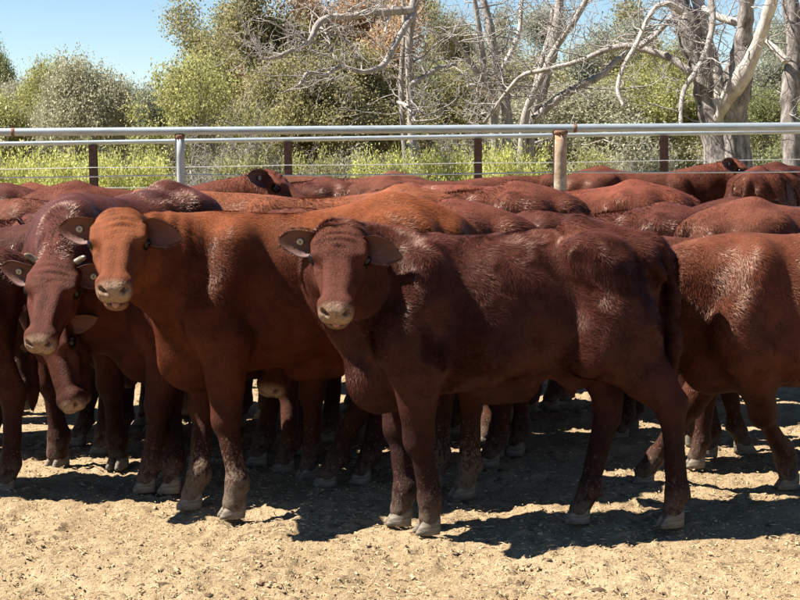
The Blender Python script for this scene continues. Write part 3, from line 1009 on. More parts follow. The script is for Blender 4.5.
def surface_nets(D, xs, ys, zs):
    S = D < 0
    nx, ny, nz = D.shape
    c = np.zeros((nx - 1, ny - 1, nz - 1), dtype=np.uint8)
    for i in (0, 1):
        for j in (0, 1):
            for k in (0, 1):
                c += S[i:nx - 1 + i, j:ny - 1 + j, k:nz - 1 + k]
    I, J, K = np.nonzero((c > 0) & (c < 8))
    idx = np.full(c.shape, -1, dtype=np.int32)
    idx[I, J, K] = np.arange(len(I))
    acc = np.zeros((len(I), 3))
    cnt = np.zeros(len(I))
    grid = (xs, ys, zs)
    base = (I, J, K)
    for ax in range(3):
        o1, o2 = [q for q in range(3) if q != ax]
        for p in (0, 1):
            for q in (0, 1):
                A = [I.copy(), J.copy(), K.copy()]
                A[o1] = A[o1] + p
                A[o2] = A[o2] + q
                B = [x.copy() for x in A]
                B[ax] = B[ax] + 1
                da = D[A[0], A[1], A[2]]
                db = D[B[0], B[1], B[2]]
                m = (da < 0) != (db < 0)
                t = np.where(m, da / np.where(m, da - db, 1.0), 0.0)
                pt = np.zeros((len(I), 3))
                for e in range(3):
                    ga = grid[e][A[e]]
                    gb = grid[e][B[e]]
                    pt[:, e] = ga + (gb - ga) * t
                acc += np.where(m[:, None], pt, 0)
                cnt += m
    V = acc / cnt[:, None]
    F = []
    for ax in range(3):
        o1, o2 = [(1, 2), (2, 0), (0, 1)][ax]
        sl_a = [slice(None)] * 3
        sl_b = [slice(None)] * 3
        sl_a[ax] = slice(0, -1)
        sl_b[ax] = slice(1, None)
        sa = S[tuple(sl_a)]
        sb = S[tuple(sl_b)]
        cr = sa != sb
        E = np.array(np.nonzero(cr))
        ok = (E[o1] > 0) & (E[o2] > 0) & (E[o1] < D.shape[o1] - 1) & (E[o2] < D.shape[o2] - 1)
        E = E[:, ok]
        inside_first = sa[tuple(E)]

        def cell(d1, d2):
            Q = E.copy()
            Q[o1] += d1
            Q[o2] += d2
            return idx[tuple(Q)]
        q = np.stack([cell(-1, -1), cell(0, -1), cell(0, 0), cell(-1, 0)], axis=1)
        q = np.where(inside_first[:, None], q, q[:, ::-1])
        F.append(q)
    F = np.vstack(F)
    return V, F[(F >= 0).all(axis=1)]


def graded(lo, hi, h, flo, fhi, hf):
    """grid coordinates with a finer stretch between flo and fhi"""
    out = [lo]
    x = lo
    while x < hi:
        d = 0.0 if flo <= x <= fhi else min(abs(x - flo), abs(x - fhi))
        x += hf + (h - hf) * min(1.0, d / 0.08)
        out.append(x)
    return np.array(out, dtype=np.float32)


#          x      top    bottom  halfwidth
TORSO = [(-0.700, 0.985, 0.900, 0.020),
         (-0.680, 1.065, 0.820, 0.080),
         (-0.640, 1.120, 0.760, 0.135),
         (-0.550, 1.165, 0.690, 0.185),
         (-0.420, 1.190, 0.620, 0.215),
         (-0.280, 1.190, 0.575, 0.235),
         (-0.120, 1.165, 0.535, 0.262),
         (0.050, 1.150, 0.510, 0.272),
         (0.200, 1.150, 0.505, 0.255),
         (0.330, 1.165, 0.515, 0.225),
         (0.430, 1.160, 0.530, 0.195),
         (0.530, 1.110, 0.550, 0.160),
         (0.610, 1.010, 0.600, 0.110),
         (0.660, 0.900, 0.680, 0.030)]


def make_torso(belly=0.0, rump=0.0, withers=0.0, fat=1.0, sx=1.0):
    T = np.array(TORSO)
    T[:, 2] -= belly * np.exp(-((T[:, 0] - 0.0) / 0.35) ** 2)
    T[:, 1] += rump * np.exp(-((T[:, 0] + 0.40) / 0.25) ** 2) + withers * np.exp(-((T[:, 0] - 0.38) / 0.14) ** 2)
    T[:, 3] *= fat
    dx = np.linspace(-0.70, 0.66, 545)
    tab = [np.interp(dx, T[:, 0], T[:, i]) for i in (1, 2, 3)]
    ker = np.hanning(29)
    ker /= ker.sum()
    tab = [np.convolve(np.pad(t, 14, mode='edge'), ker, mode='valid') for t in tab]

    def f(D, xs, ys, zs):
        xs = xs / sx
        xc = np.clip(xs, -0.70, 0.66)
        top, bot, w = [np.interp(xc, dx, t)[:, None, None] for t in tab]
        zc = (top + bot) / 2
        hz = (top - bot) / 2
        t = np.clip((zs[None, None, :] - zc) / hz, -3, 3)
        tc = np.clip(t, -1, 1)
        weff = w * (1.0 - 0.09 * tc - 0.06 * tc * tc)
        u = np.abs(ys)[None, :, None] / weff
        q = (u ** 2.25 + np.abs(t) ** 2.25) ** (1 / 2.25)
        d = (q - 1.0) * np.minimum(w, hz)
        d = d + np.abs(xs - xc)[:, None, None]
        np.minimum(D, d.astype(np.float32), out=D)
    return f


def head_frame(F, U):
    F = nrm(F)
    U = np.asarray(U, dtype=float)
    U = nrm(U - F * np.dot(U, F))
    L = np.cross(U, F)          # animal's left
    return np.stack([F, L, U], axis=1)      # columns


def build_cow_meshes(key, s=1.0, head_o=(0.93, 0.0, 1.22), F=(0.75, 0, -0.66), U=(0.5, 0, 0.8), hs=1.0,
                     neck_mid=None, feet=((0, 0), (0, 0), (0, 0), (0, 0)), belly=0.0, rump=0.0, withers=0.0, fat=1.0,
                     h=0.015, hf=0.010, tail=None, mouth=0.0, dewlap=1.0, udder=False, neck_r=1.0, wrinkle=0.004,
                     ear_droop=(0.0, 0.0), ear_fwd=(0.0, 0.0), sx=1.0):
    """returns a dictionary of meshes and placements in the animal's own frame (metres, already scaled by s);
    the field is evaluated at unit scale"""
    fd = Field()
    head_o = np.asarray(head_o, dtype=float) / s
    R = head_frame(F, U)
    hsz = hs / s

    def H(f, l, u):
        return head_o + R @ (np.array([f, l, u]) * hsz)
    Fv, Lv, Uv = R[:, 0], R[:, 1], R[:, 2]
    # ---- trunk muscles
    for sd in (-1, 1):
        fd.cone((0.36, sd * 0.13, 1.04), (0.47, sd * 0.165, 0.74), 0.085, 0.095, 0.08)      # shoulder blade
        fd.cone((0.47, sd * 0.15, 0.80), (0.41, sd * 0.165, 0.66), 0.10, 0.085, 0.06)       # upper arm
        fd.cone((-0.40, sd * 0.13, 1.03), (-0.50, sd * 0.145, 0.78), 0.125, 0.125, 0.08)    # thigh
        fd.cone((-0.44, sd * 0.14, 0.80), (-0.34, sd * 0.165, 0.68), 0.13, 0.085, 0.08)     # stifle
        fd.ball((-0.29, sd * 0.175, 1.100), 0.036, 0.10)                                    # hip bone
        fd.cone((-0.60, sd * 0.085, 1.06), (-0.655, sd * 0.08, 1.00), 0.055, 0.045, 0.06)   # pin bone
        fd.ball((-0.16, sd * 0.330, 1.00), 0.090, 0.12, sub=True)                           # hollow of the flank
        fd.ball((0.26, sd * 0.295, 0.78), 0.05, 0.12, sub=True)                             # behind the shoulder
    fd.cone((-0.64, 0, 1.08), (-0.35, 0, 1.165), 0.05, 0.05, 0.08)                          # croup
    fd.cone((0.46, 0, 0.60), (0.535, 0, 0.565), 0.10, 0.075, 0.09, [((0, 1, 0), 0.62)])                               # brisket
    fd.cone((0.06, 0, 0.515), (-0.10, 0, 0.535), 0.035, 0.05, 0.08, [((0, 1, 0), 0.6)])     # navel fold
    if udder:
        fd.ball((-0.34, 0, 0.60), 0.075, 0.06)
        for sd in (-1, 1):
            fd.cone((-0.31, sd * 0.04, 0.55), (-0.31, sd * 0.045, 0.505), 0.013, 0.011, 0.015)
    # ---- legs: order front-left, front-right, hind-left, hind-right
    hooves = []
    for i, (sd, fx, hind) in enumerate(((1, 0.42, False), (-1, 0.42, False), (1, -0.55, True), (-1, -0.55, True))):
        dx, dy = feet[i]
        if not hind:
            el = np.array((0.40, sd * 0.165, 0.66))
            foot = np.array((0.43 + dx / sx, sd * 0.135 + dy, 0.0))
            dx = dx / sx
            kn = np.array((0.43 + dx * 0.42, sd * 0.145 + dy * 0.45, 0.375))
            fe = foot + np.array((-0.002, 0, 0.135))
            fe[0] += 0.20 * (kn[0] - foot[0])
            fd.cone(el, kn, 0.090, 0.055, 0.05)
            fd.cone((el + kn) / 2 + (0.02, 0, 0.05), kn + (0.012, 0, 0.02), 0.055, 0.046, 0.03)
            fd.ball(kn + (0.008, 0, 0), 0.054, 0.03, [((0, 0, 1), 1.25)])
            fd.cone(kn + (0.004, 0, 0), fe + (0.006, 0, 0), 0.040, 0.036, 0.018)
            fd.cone(kn + (-0.026, 0, -0.02), fe + (-0.020, 0, 0.03), 0.020, 0.021, 0.012)      # tendon
            fd.ball(kn + (-0.030, 0, 0.035), 0.026, 0.02)
            fd.ball(fe, 0.044, 0.03)
            fd.cone(fe, foot + (0.022, 0, 0.055), 0.042, 0.044, 0.02)
            back = -0.036
        else:
            st = np.array((-0.43, sd * 0.15, 0.72))
            foot = np.array((-0.56 + dx / sx, sd * 0.125 + dy, 0.0))
            dx = dx / sx
            hk = np.array((-0.615 + dx * 0.55, sd * 0.135 + dy * 0.5, 0.455))
            fe = foot + np.array((-0.006 + 0.16 * (hk[0] - foot[0]), 0, 0.135))
            fd.cone(st, hk + (0.015, 0, 0.03), 0.115, 0.052, 0.06)
            fd.cone((-0.56, sd * 0.14, 0.74), hk + (-0.03, 0, 0.05), 0.07, 0.026, 0.05)
            fd.ball(hk + (0.005, 0, 0), 0.053, 0.03, [((0, 0, 1), 1.3)])
            fd.cone(hk + (-0.035, 0, 0.035), hk + (-0.022, 0, -0.07), 0.026, 0.026, 0.03)    # point of the hock
            fd.cone(hk + (0.008, 0, 0), fe + (0.006, 0, 0), 0.042, 0.036, 0.018)
            fd.cone(hk + (-0.030, 0, -0.05), fe + (-0.020, 0, 0.03), 0.021, 0.021, 0.012)
            fd.ball(fe, 0.044, 0.03)
            fd.cone(fe, foot + (0.020, 0, 0.055), 0.042, 0.044, 0.02)
            back = -0.038
        for e in (-1, 1):
            fd.ball(fe + (back, e * 0.020, -0.018), 0.013, 0.012)
        hooves.append((foot[0] * sx + 0.022, foot[1], 0.0))
    if sx != 1.0:
        fd.prims = [(a * (sx, 1, 1), b * (sx, 1, 1), ra, rb, k_, sq_, sb_) for (a, b, ra, rb, k_, sq_, sb_) in fd.prims]
    # ---- neck
    N0 = np.array((0.40 * sx, 0.0, 0.90))
    occ = H(-0.005, 0, -0.035)
    if neck_mid is None:
        mid = 0.5 * (N0 + occ) + np.array((0.06, 0, 0.02))
    else:
        mid = np.asarray(neck_mid, dtype=float) / s
    pts = [((1 - t) ** 2) * N0 + 2 * t * (1 - t) * mid + t * t * occ for t in np.linspace(0, 1, 7)]
    rad = np.interp(np.linspace(0, 1, 7), [0, 0.25, 0.6, 1.0], [0.235, 0.200, 0.145, 0.088 * hsz]) * neck_r
    flat = np.interp(np.linspace(0, 1, 7), [0, 0.4, 1.0], [0.68, 0.66, 0.86])
    for i in range(6):
        tg = pts[i + 1] - pts[i]
        side = np.cross(nrm(tg), (0, 0, 1.0))
        if np.linalg.norm(side) < 0.2:
            side = Lv
        fd.cone(pts[i], pts[i + 1], rad[i], rad[i + 1], 0.07 if i < 4 else 0.04, [(side, float(flat[i]))])
        if i > 0:
            c0 = pts[i] - np.array((0, 0, rad[i] * 0.80))
            c1 = pts[i + 1] - np.array((0, 0, rad[i + 1] * 0.80))
            fd.cone(c0, c1, 0.075 * dewlap, 0.05 * dewlap, 0.06, [(side, 0.45)])
    fd.cone(pts[2] - np.array((0, 0, rad[2] * 0.8)), (0.52 * sx, 0, 0.60), 0.085 * dewlap, 0.08 * dewlap, 0.08, [((0, 1, 0), 0.5)])
    # ---- head
    q = hsz

    def hc(a, b, ra, rb, k=0.03, sq=None, sub=False):
        fd.cone(H(*a), H(*b), ra * q, rb * q, k * q, sq, sub)
    hc((0.0, -0.032, -0.008), (0.0, 0.032, -0.008), 0.074, 0.074, 0.04)                   # brain case
    hc((-0.018, -0.024, 0.024), (-0.018, 0.024, 0.024), 0.050, 0.050, 0.04)         # poll
    hc((0.03, -0.048, 0.016), (0.110, -0.050, 0.012), 0.056, 0.052, 0.035)
    hc((0.03, 0.048, 0.016), (0.110, 0.050, 0.012), 0.056, 0.052, 0.035)            # broad forehead
    hc((0.06, 0, 0.024), (0.02, 0, 0.022), 0.056, 0.054, 0.03)
    hc((0.11, -0.024, 0.014), (0.330, -0.020, -0.002), 0.046, 0.033, 0.02)
    hc((0.11, 0.024, 0.014), (0.330, 0.020, -0.002), 0.046, 0.033, 0.02)            # nose bridge
    hc((0.12, 0, -0.045), (0.33, 0, -0.040), 0.068, 0.047, 0.03)
    for sd in (-1, 1):
        hc((0.058, sd * 0.090, 0.034), (0.110, sd * 0.092, 0.030), 0.026, 0.022, 0.022)   # brow over the eye
        hc((0.155, sd * 0.078, -0.018), (0.090, sd * 0.094, -0.026), 0.020, 0.024, 0.022) # cheek bone
        hc((0.175, sd * 0.074, -0.03), (0.27, sd * 0.044, -0.035), 0.022, 0.018, 0.022)
        hc((0.03, sd * 0.056, -0.072), (0.13, sd * 0.054, -0.082), 0.047, 0.043, 0.03)    # jaw muscle
        hc((0.05, sd * 0.048, -0.120), (0.29, sd * 0.022, -0.094), 0.032, 0.026, 0.04)    # jaw bone
        hc((0.352, sd * 0.040, -0.008), (0.378, sd * 0.034, -0.026), 0.034, 0.034, 0.022) # nostril wing
        hc((0.345, sd * 0.036, -0.052), (0.376, sd * 0.028, -0.054), 0.030, 0.027, 0.025) # upper lip
    hc((0.368, -0.012, -0.016), (0.368, 0.012, -0.016), 0.043, 0.043, 0.025)        # muzzle
    dn = -0.020 * mouth
    hc((0.28, 0, -0.086 + dn * 0.5), (0.345, 0, -0.088 + dn), 0.036, 0.031, 0.03)
    hc((0.342, -0.020, -0.090 + dn), (0.342, 0.020, -0.090 + dn), 0.029, 0.029, 0.022)      # chin
    for sd in (-1, 1):
        hc((0.1080, sd * 0.118, 0.004), (0.112, sd * 0.116, 0.004), 0.020, 0.020, 0.010, None, True)      # eye socket
        hc((0.420, sd * 0.026, -0.014), (0.392, sd * 0.044, -0.002), 0.0115, 0.0125, 0.006, [(Uv, 0.75)], True)   # nostrils
    sq = [(Uv, 0.26 + 0.34 * mouth)]
    hc((0.380, -0.034, -0.074 + dn * 0.5), (0.380, 0.034, -0.074 + dn * 0.5), 0.030, 0.030, 0.006, sq, True)           # mouth
    # ---- tail
    if tail is None:
        tail = [(-0.66, 0, 1.10), (-0.715, 0, 1.05), (-0.735, 0.0, 0.92), (-0.735, 0.01, 0.72), (-0.73, 0.02, 0.52), (-0.725, 0.02, 0.36)]
    tp = catmull(tail, 3) * (sx, 1, 1)
    trr = np.interp(np.linspace(0, 1, len(tp)), [0, 0.1, 0.5, 0.70, 0.85, 1.0], [0.036, 0.034, 0.023, 0.024, 0.034, 0.012])
    for i in range(len(tp) - 1):
        fd.cone(tp[i], tp[i + 1], trr[i], trr[i + 1], 0.015)
    # ---- grid
    allp = np.array([p for pr in fd.prims for p in (pr[0], pr[1])])
    lo = np.minimum(allp.min(axis=0) - 0.20, (-0.82, -0.34, 0.0))
    hi = np.maximum(allp.max(axis=0) + 0.20, (0.72, 0.34, 1.30))
    lo[2] = 0.012
    tips = np.array([H(-0.08, 0, 0), H(0.42, 0, 0), H(0.1, 0.12, 0), H(0.1, -0.12, 0), H(0.1, 0, 0.09), H(0.1, 0, -0.14), H(.38, 0, -.13)])
    flo = tips.min(axis=0) - 0.01
    fhi = tips.max(axis=0) + 0.01
    g = [graded(lo[i], hi[i], h, flo[i], fhi[i], hf) for i in range(3)]
    D = fd.evaluate(g[0], g[1], g[2], make_torso(belly, rump, withers, fat, sx))
    V, Fc = surface_nets(D, *g)
    # ---- light smoothing keeps the nets from faceting
    nv = len(V)
    e = np.vstack([Fc[:, [0, 1]], Fc[:, [1, 2]], Fc[:, [2, 3]], Fc[:, [3, 0]]])
    inhead = np.linalg.norm(V - H(0.2, 0, -0.02), axis=1) < 0.27 * q
    for it in range(2):
        acc = np.zeros_like(V)
        cnt = np.zeros(nv)
        for c in range(3):
            acc[:, c] = np.bincount(e[:, 0], V[e[:, 1], c], nv)
        cnt = np.bincount(e[:, 0], minlength=nv)
        lam = np.where(inhead, 0.22, np.where(V[:, 2] < 0.55, 0.3, 0.5))[:, None]
        V = V + lam * (acc / np.maximum(cnt, 1)[:, None] - V)
    # normals
    n4 = np.cross(V[Fc[:, 2]] - V[Fc[:, 0]], V[Fc[:, 3]] - V[Fc[:, 1]])
    N = np.zeros_like(V)
    for c in range(4):
        for a in range(3):
            N[:, a] += np.bincount(Fc[:, c], n4[:, a], nv)
    N /= (np.linalg.norm(N, axis=1)[:, None] + 1e-12)
    # ---- head space masks
    Ph = (V - head_o) @ R / q
    # pale bare muzzle
    dm = np.sqrt(((Ph[:, 0] - 0.405) / 0.047) ** 2 + (Ph[:, 1] / 0.074) ** 2 + ((Ph[:, 2] + 0.022) / 0.054) ** 2)
    muz = np.clip((1.30 - dm) / 0.62, 0, 1) * np.clip((Ph[:, 2] + 0.066) / 0.012, 0.15, 1)
    lip = np.sqrt(((Ph[:, 0] - 0.372) / 0.030) ** 2 + (Ph[:, 1] / 0.055) ** 2 + ((Ph[:, 2] + 0.095 - dn) / 0.030) ** 2)
    muz = np.maximum(muz, 0.38 * np.clip((1.1 - lip) / 0.4, 0, 1))
    dmo = np.sqrt(((Ph[:, 0] - 0.372) / 0.045) ** 2 + (Ph[:, 1] / 0.055) ** 2 + ((Ph[:, 2] + 0.074 - dn * 0.5) / (0.008 + 0.011 * mouth)) ** 2)
    nst = np.min([np.sqrt(((Ph[:, 0] - 0.400) / 0.022) ** 2 + ((Ph[:, 1] - sd * 0.035) / 0.0125) ** 2 + ((Ph[:, 2] + 0.006) / 0.011) ** 2) for sd in (-1, 1)], axis=0)
    dark = np.maximum(np.clip((1.1 - dmo) / 0.3, 0, 1), np.clip((1.1 - nst) / 0.35, 0, 1))
    # eye surrounds
    ey = np.min([np.linalg.norm((Ph - np.array((0.107, sd * 0.108, 0.005))) / np.array((0.034, 0.03, 0.025)), axis=1) for sd in (-1, 1)], axis=0)
    rim = np.clip((1.3 - ey) / 0.45, 0, 1)
    # ---- wrinkles of the neck and face
    hd = np.linalg.norm(V - H(0.16, 0, -0.03), axis=1)
    npts = np.array(pts)
    dn_ = np.min(np.linalg.norm(V[:, None, :] - npts[None, 2:6, :], axis=2), axis=1)
    wn_ = SineNoise(5, 9.0)(V)
    along = Ph[:, 1] * 1.0
    fold = np.sin(Ph[:, 1] * 95 + 4.0 * wn_ + Ph[:, 0] * 10)
    neckmask = np.clip(1 - dn_ / 0.21, 0, 1) * np.clip((hd - 0.16) / 0.10, 0, 1)
    nl = SineNoise(9, 26.0)(V)
    wav = SineNoise(19, 7.0)(V)
    disp = wrinkle * neckmask * fold * np.clip(0.6 + wav * 0.5, 0, 1.5) + 0.0022 * nl + 0.004 * wav * np.clip((V[:, 2] - 0.5) * 4, 0, 1) * (hd > 0.25)
    fw = np.sin(Ph[:, 0] * 210 + 3.0 * SineNoise(7, 22.0)(V)) * np.exp(-((Ph[:, 0] - 0.055) / 0.05) ** 2) * (Ph[:, 2] > 0.02) * np.exp(-(Ph[:, 1] / 0.07) ** 2)
    disp = np.where(hd < 0.25 * q, disp * 0.25, disp) + 0.0034 * fw * q
    V = V + N * disp[:, None]
    me = mesh_from(key + '_body', V * s, Fc)
    add_attr(me, 'muzzle', muz)
    add_attr(me, 'dark', dark)
    add_attr(me, 'rim', rim)
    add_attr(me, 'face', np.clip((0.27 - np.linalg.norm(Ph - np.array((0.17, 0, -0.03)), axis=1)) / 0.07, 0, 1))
    out = dict(body=me, hooves=[tuple(np.array(p) * s) for p in hooves], s=s, hs=hs, head_o=head_o * s, R=R, V=V * s, N=N, F=Fc,
               H=lambda f, l, u: H(f, l, u) * s, droop=ear_droop, fwd=ear_fwd, tail=tp * s)
    return out


def leaf_ear(L=0.175, W=0.115):
    """cupped ear: x along its length, y across, z the hollow side"""
    nu, nvv = 15, 13
    V, inner = [], []
    for side in (0, 1):
        for i in range(nu):
            u = i / (nu - 1)
            w = 0.5 * W * (math.sin(math.pi * min(1, (u * 0.86 + 0.13))) ** 0.75) * (1.0 if u < 0.93 else 0.8)
            w = max(w, 0.012)
            if u > 0.9:
                w *= math.sqrt(max(0.02, (1 - u) / 0.1))
            cup = 0.85 * (1 - u) ** 0.7 + 0.30
            for j in range(nvv):
                v = -1 + 2 * j / (nvv - 1)
                a = v * cup * 1.25
                y = w * math.sin(a) / max(math.sin(cup * 1.25) if cup * 1.25 < 1.57 else 1.0, 0.2)
                z = w * (1 - math.cos(a)) * 1.05
                th = 0.0055 * (1 - v * v * 0.8) * (1 - 0.6 * u) + 0.001
                V.append((u * L, y + 0.006 * math.sin(u * 5), z - 0.022 * u * u + (th if side == 0 else -th)))
                inner.append(1.0 if side == 0 else 0.0)
    F = []
    n = nu * nvv
    for i in range(nu - 1):
        for j in range(nvv - 1):
            a = i * nvv + j
            F.append((a, a + 1, a + nvv + 1, a + nvv))
            F.append((n + a, n + a + nvv, n + a + nvv + 1, n + a + 1))
    for i in range(nu - 1):
        for j in (0, nvv - 1):
            a, b = i * nvv + j, (i + 1) * nvv + j
            F.append((a, b, n + b, n + a) if j == 0 else (b, a, n + a, n + b))
    for j in range(nvv - 1):
        a = (nu - 1) * nvv + j
        F.append((a, a + 1, n + a + 1, n + a))
    me = mesh_from('ear', np.array(V), np.array(F))
    add_attr(me, 'inner', inner)
    return me


def hoof_mesh():
    g = Geo()
    for sd in (-1, 1):
        rings = []
        for (z, x0, x1, w, off) in ((0.0, -0.040, 0.060, 0.040, 0.003), (0.012, -0.042, 0.059, 0.041, 0.003), (0.045, -0.044, 0.036, 0.037, 0.002),
                                    (0.066, -0.044, 0.018, 0.034, 0.001), (0.074, -0.036, 0.008, 0.024, 0.002)):
            ring = []
            for i in range(12):
                a = 2 * math.pi * i / 12
                cx, cy = math.cos(a), math.sin(a)
                x = (x0 + x1) / 2 + (x1 - x0) / 2 * math.copysign(abs(cx) ** 0.75, cx)
                y = w / 2 + w / 2 * math.copysign(abs(cy) ** 0.7, cy)
                if cx > 0:
                    y = w * 0.35 + (y - w * 0.35) * (1 - 0.35 * cx)
                ring.append((x, sd * (y + off), z))
            rings.append(ring)
        V = [p for r in rings for p in r]
        F = []
        for i in range(len(rings) - 1):
            for j in range(12):
                k = (j + 1) % 12
                f = (i * 12 + j, i * 12 + k, (i + 1) * 12 + k, (i + 1) * 12 + j)
                F.append(f if sd > 0 else f[::-1])
        f0 = tuple(range(12))
        f1 = tuple(range(len(V) - 12, len(V)))
        F.append(f0[::-1] if sd > 0 else f0)
        F.append(f1 if sd > 0 else f1[::-1])
        g.add(V, F)
    return g.build('hoof')


def eye_mesh(r):
    bm = bmesh.new()
    bmesh.ops.create_uvsphere(bm, u_segments=16, v_segments=10, radius=r)
    me = bpy.data.meshes.new('eye')
    bm.to_mesh(me)
    bm.free()
    me.polygons.foreach_set('use_smooth', np.ones(len(me.polygons), dtype=bool))
    return me


def disc_mesh(name, r, t, seg=14):
    bm = bmesh.new()
    bmesh.ops.create_cone(bm, segments=seg, radius1=r, radius2=r * 0.85, depth=t, cap_ends=True)
    me = bpy.data.meshes.new(name)
    bm.to_mesh(me)
    bm.free()
    return me


def coat_mesh(C, n, length=0.03, width=0.0030, lift=0.45, tuft=0.5, seed=1, curl=20.0, up_only=0.25):
    """thin tapered hairs combed back and down over the trunk"""
    rng = np.random.default_rng(seed)
    V, F, N = C['V'], C['F'], C['N']
    s = C['s']
    a, b, c, d = (V[F[:, i]] for i in range(4))
    area = 0.5 * np.linalg.norm(np.cross(c - a, d - b), axis=1)
    cen = (a + b + c + d) / 4
    hd = np.linalg.norm(cen - C['H'](0.17, 0, -0.03), axis=1)
    z = cen[:, 2] / s
    wgt = area * np.where(hd < 0.22 * C['hs'], 1.3, 1.0) * np.clip((z - 0.42) / 0.25, 0.06, 1.0)
    fi = rng.choice(len(F), size=n, p=wgt / wgt.sum())
    u, v = rng.random(n)[:, None], rng.random(n)[:, None]
    P = (a[fi] * (1 - u) + b[fi] * u) * (1 - v) + (d[fi] * (1 - u) + c[fi] * u) * v
    nn = np.cross(c - a, d - b)[fi]
    nn /= (np.linalg.norm(nn, axis=1)[:, None] + 1e-12)
    flow = np.tile(np.array((-0.75, 0.0, -0.65)), (n, 1))
    inh = hd[fi] < 0.21 * C['hs']
    flow[inh] = -C['R'][:, 0] * 0.4 + C['R'][:, 2] * 0.2
    leg = z[fi] < 0.55
    flow[leg] = (-0.2, 0, -1.0)
    n1, n2, n3 = SineNoise(seed + 31, curl), SineNoise(seed + 32, curl * 2.2), SineNoise(seed + 33, curl * 0.5)
    ang = tuft * (n1(P) + 0.6 * n2(P))
    t1 = flow - nn * np.sum(flow * nn, axis=1)[:, None]
    t1 /= (np.linalg.norm(t1, axis=1)[:, None] + 1e-9)
    t2 = np.cross(nn, t1)
    ang = ang + rng.normal(0, 0.22, n)
    dirn = t1 * np.cos(ang)[:, None] + t2 * np.sin(ang)[:, None]
    lf = np.clip(lift + 0.22 * n3(P) + rng.normal(0, 0.10, n), 0.26, 1.2)[:, None]
    dv = dirn * np.cos(lf) + nn * np.sin(lf)
    zz = z[fi]
    Lh = length * rng.uniform(0.55, 1.2, n) * np.interp(zz, [0.0, 0.4, 0.6, 0.8], [0.25, 0.35, 0.6, 1.0])
    Lh = np.where(inh, 0.008 * rng.uniform(0.6, 1.3, n), Lh)
    Ph = (P - C['head_o']) @ C['R'] / C['hs']
    eyes = np.min([np.linalg.norm((Ph - np.array((0.107, e_ * 0.108, 0.005))) / np.array((0.036, 0.05, 0.028)), axis=1) for e_ in (-1, 1)], axis=0) < 1.0
    bare = eyes | (Ph[:, 0] > 0.30) & (np.linalg.norm(Ph - np.array((0.36, 0, -0.05)), axis=1) < 0.13)
    Lh = np.where(bare, 0.0004, Lh)
    sd = np.cross(dv, nn)
    sd /= (np.linalg.norm(sd, axis=1)[:, None] + 1e-9)
    w = width * rng.uniform(0.6, 1.3, n)[:, None] * np.where(bare, 0.02, np.where(inh, 0.6, 1.0))[:, None]
    p0 = P - nn * 0.002
    tip = P + dv * Lh[:, None] - nn * (Lh * 0.08)[:, None] + np.array((0, 0, -0.10)) * Lh[:, None]
    VV = np.empty((n, 3, 3))
    VV[:, 0] = p0 - sd * w * 0.5
    VV[:, 1] = p0 + sd * w * 0.5
    VV[:, 2] = tip
    tri = np.arange(3 * n).reshape(-1, 3)
    me = mesh_from('coat', VV.reshape(-1, 3), tri, smooth=True)
    add_attr(me, 'rnd', np.repeat(rng.random(n), 3))
    add_attr(me, 'tip', np.tile(np.array([0, 0, 1.0]), n))
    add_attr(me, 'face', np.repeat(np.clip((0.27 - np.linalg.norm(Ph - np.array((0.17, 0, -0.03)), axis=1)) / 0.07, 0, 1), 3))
    return me


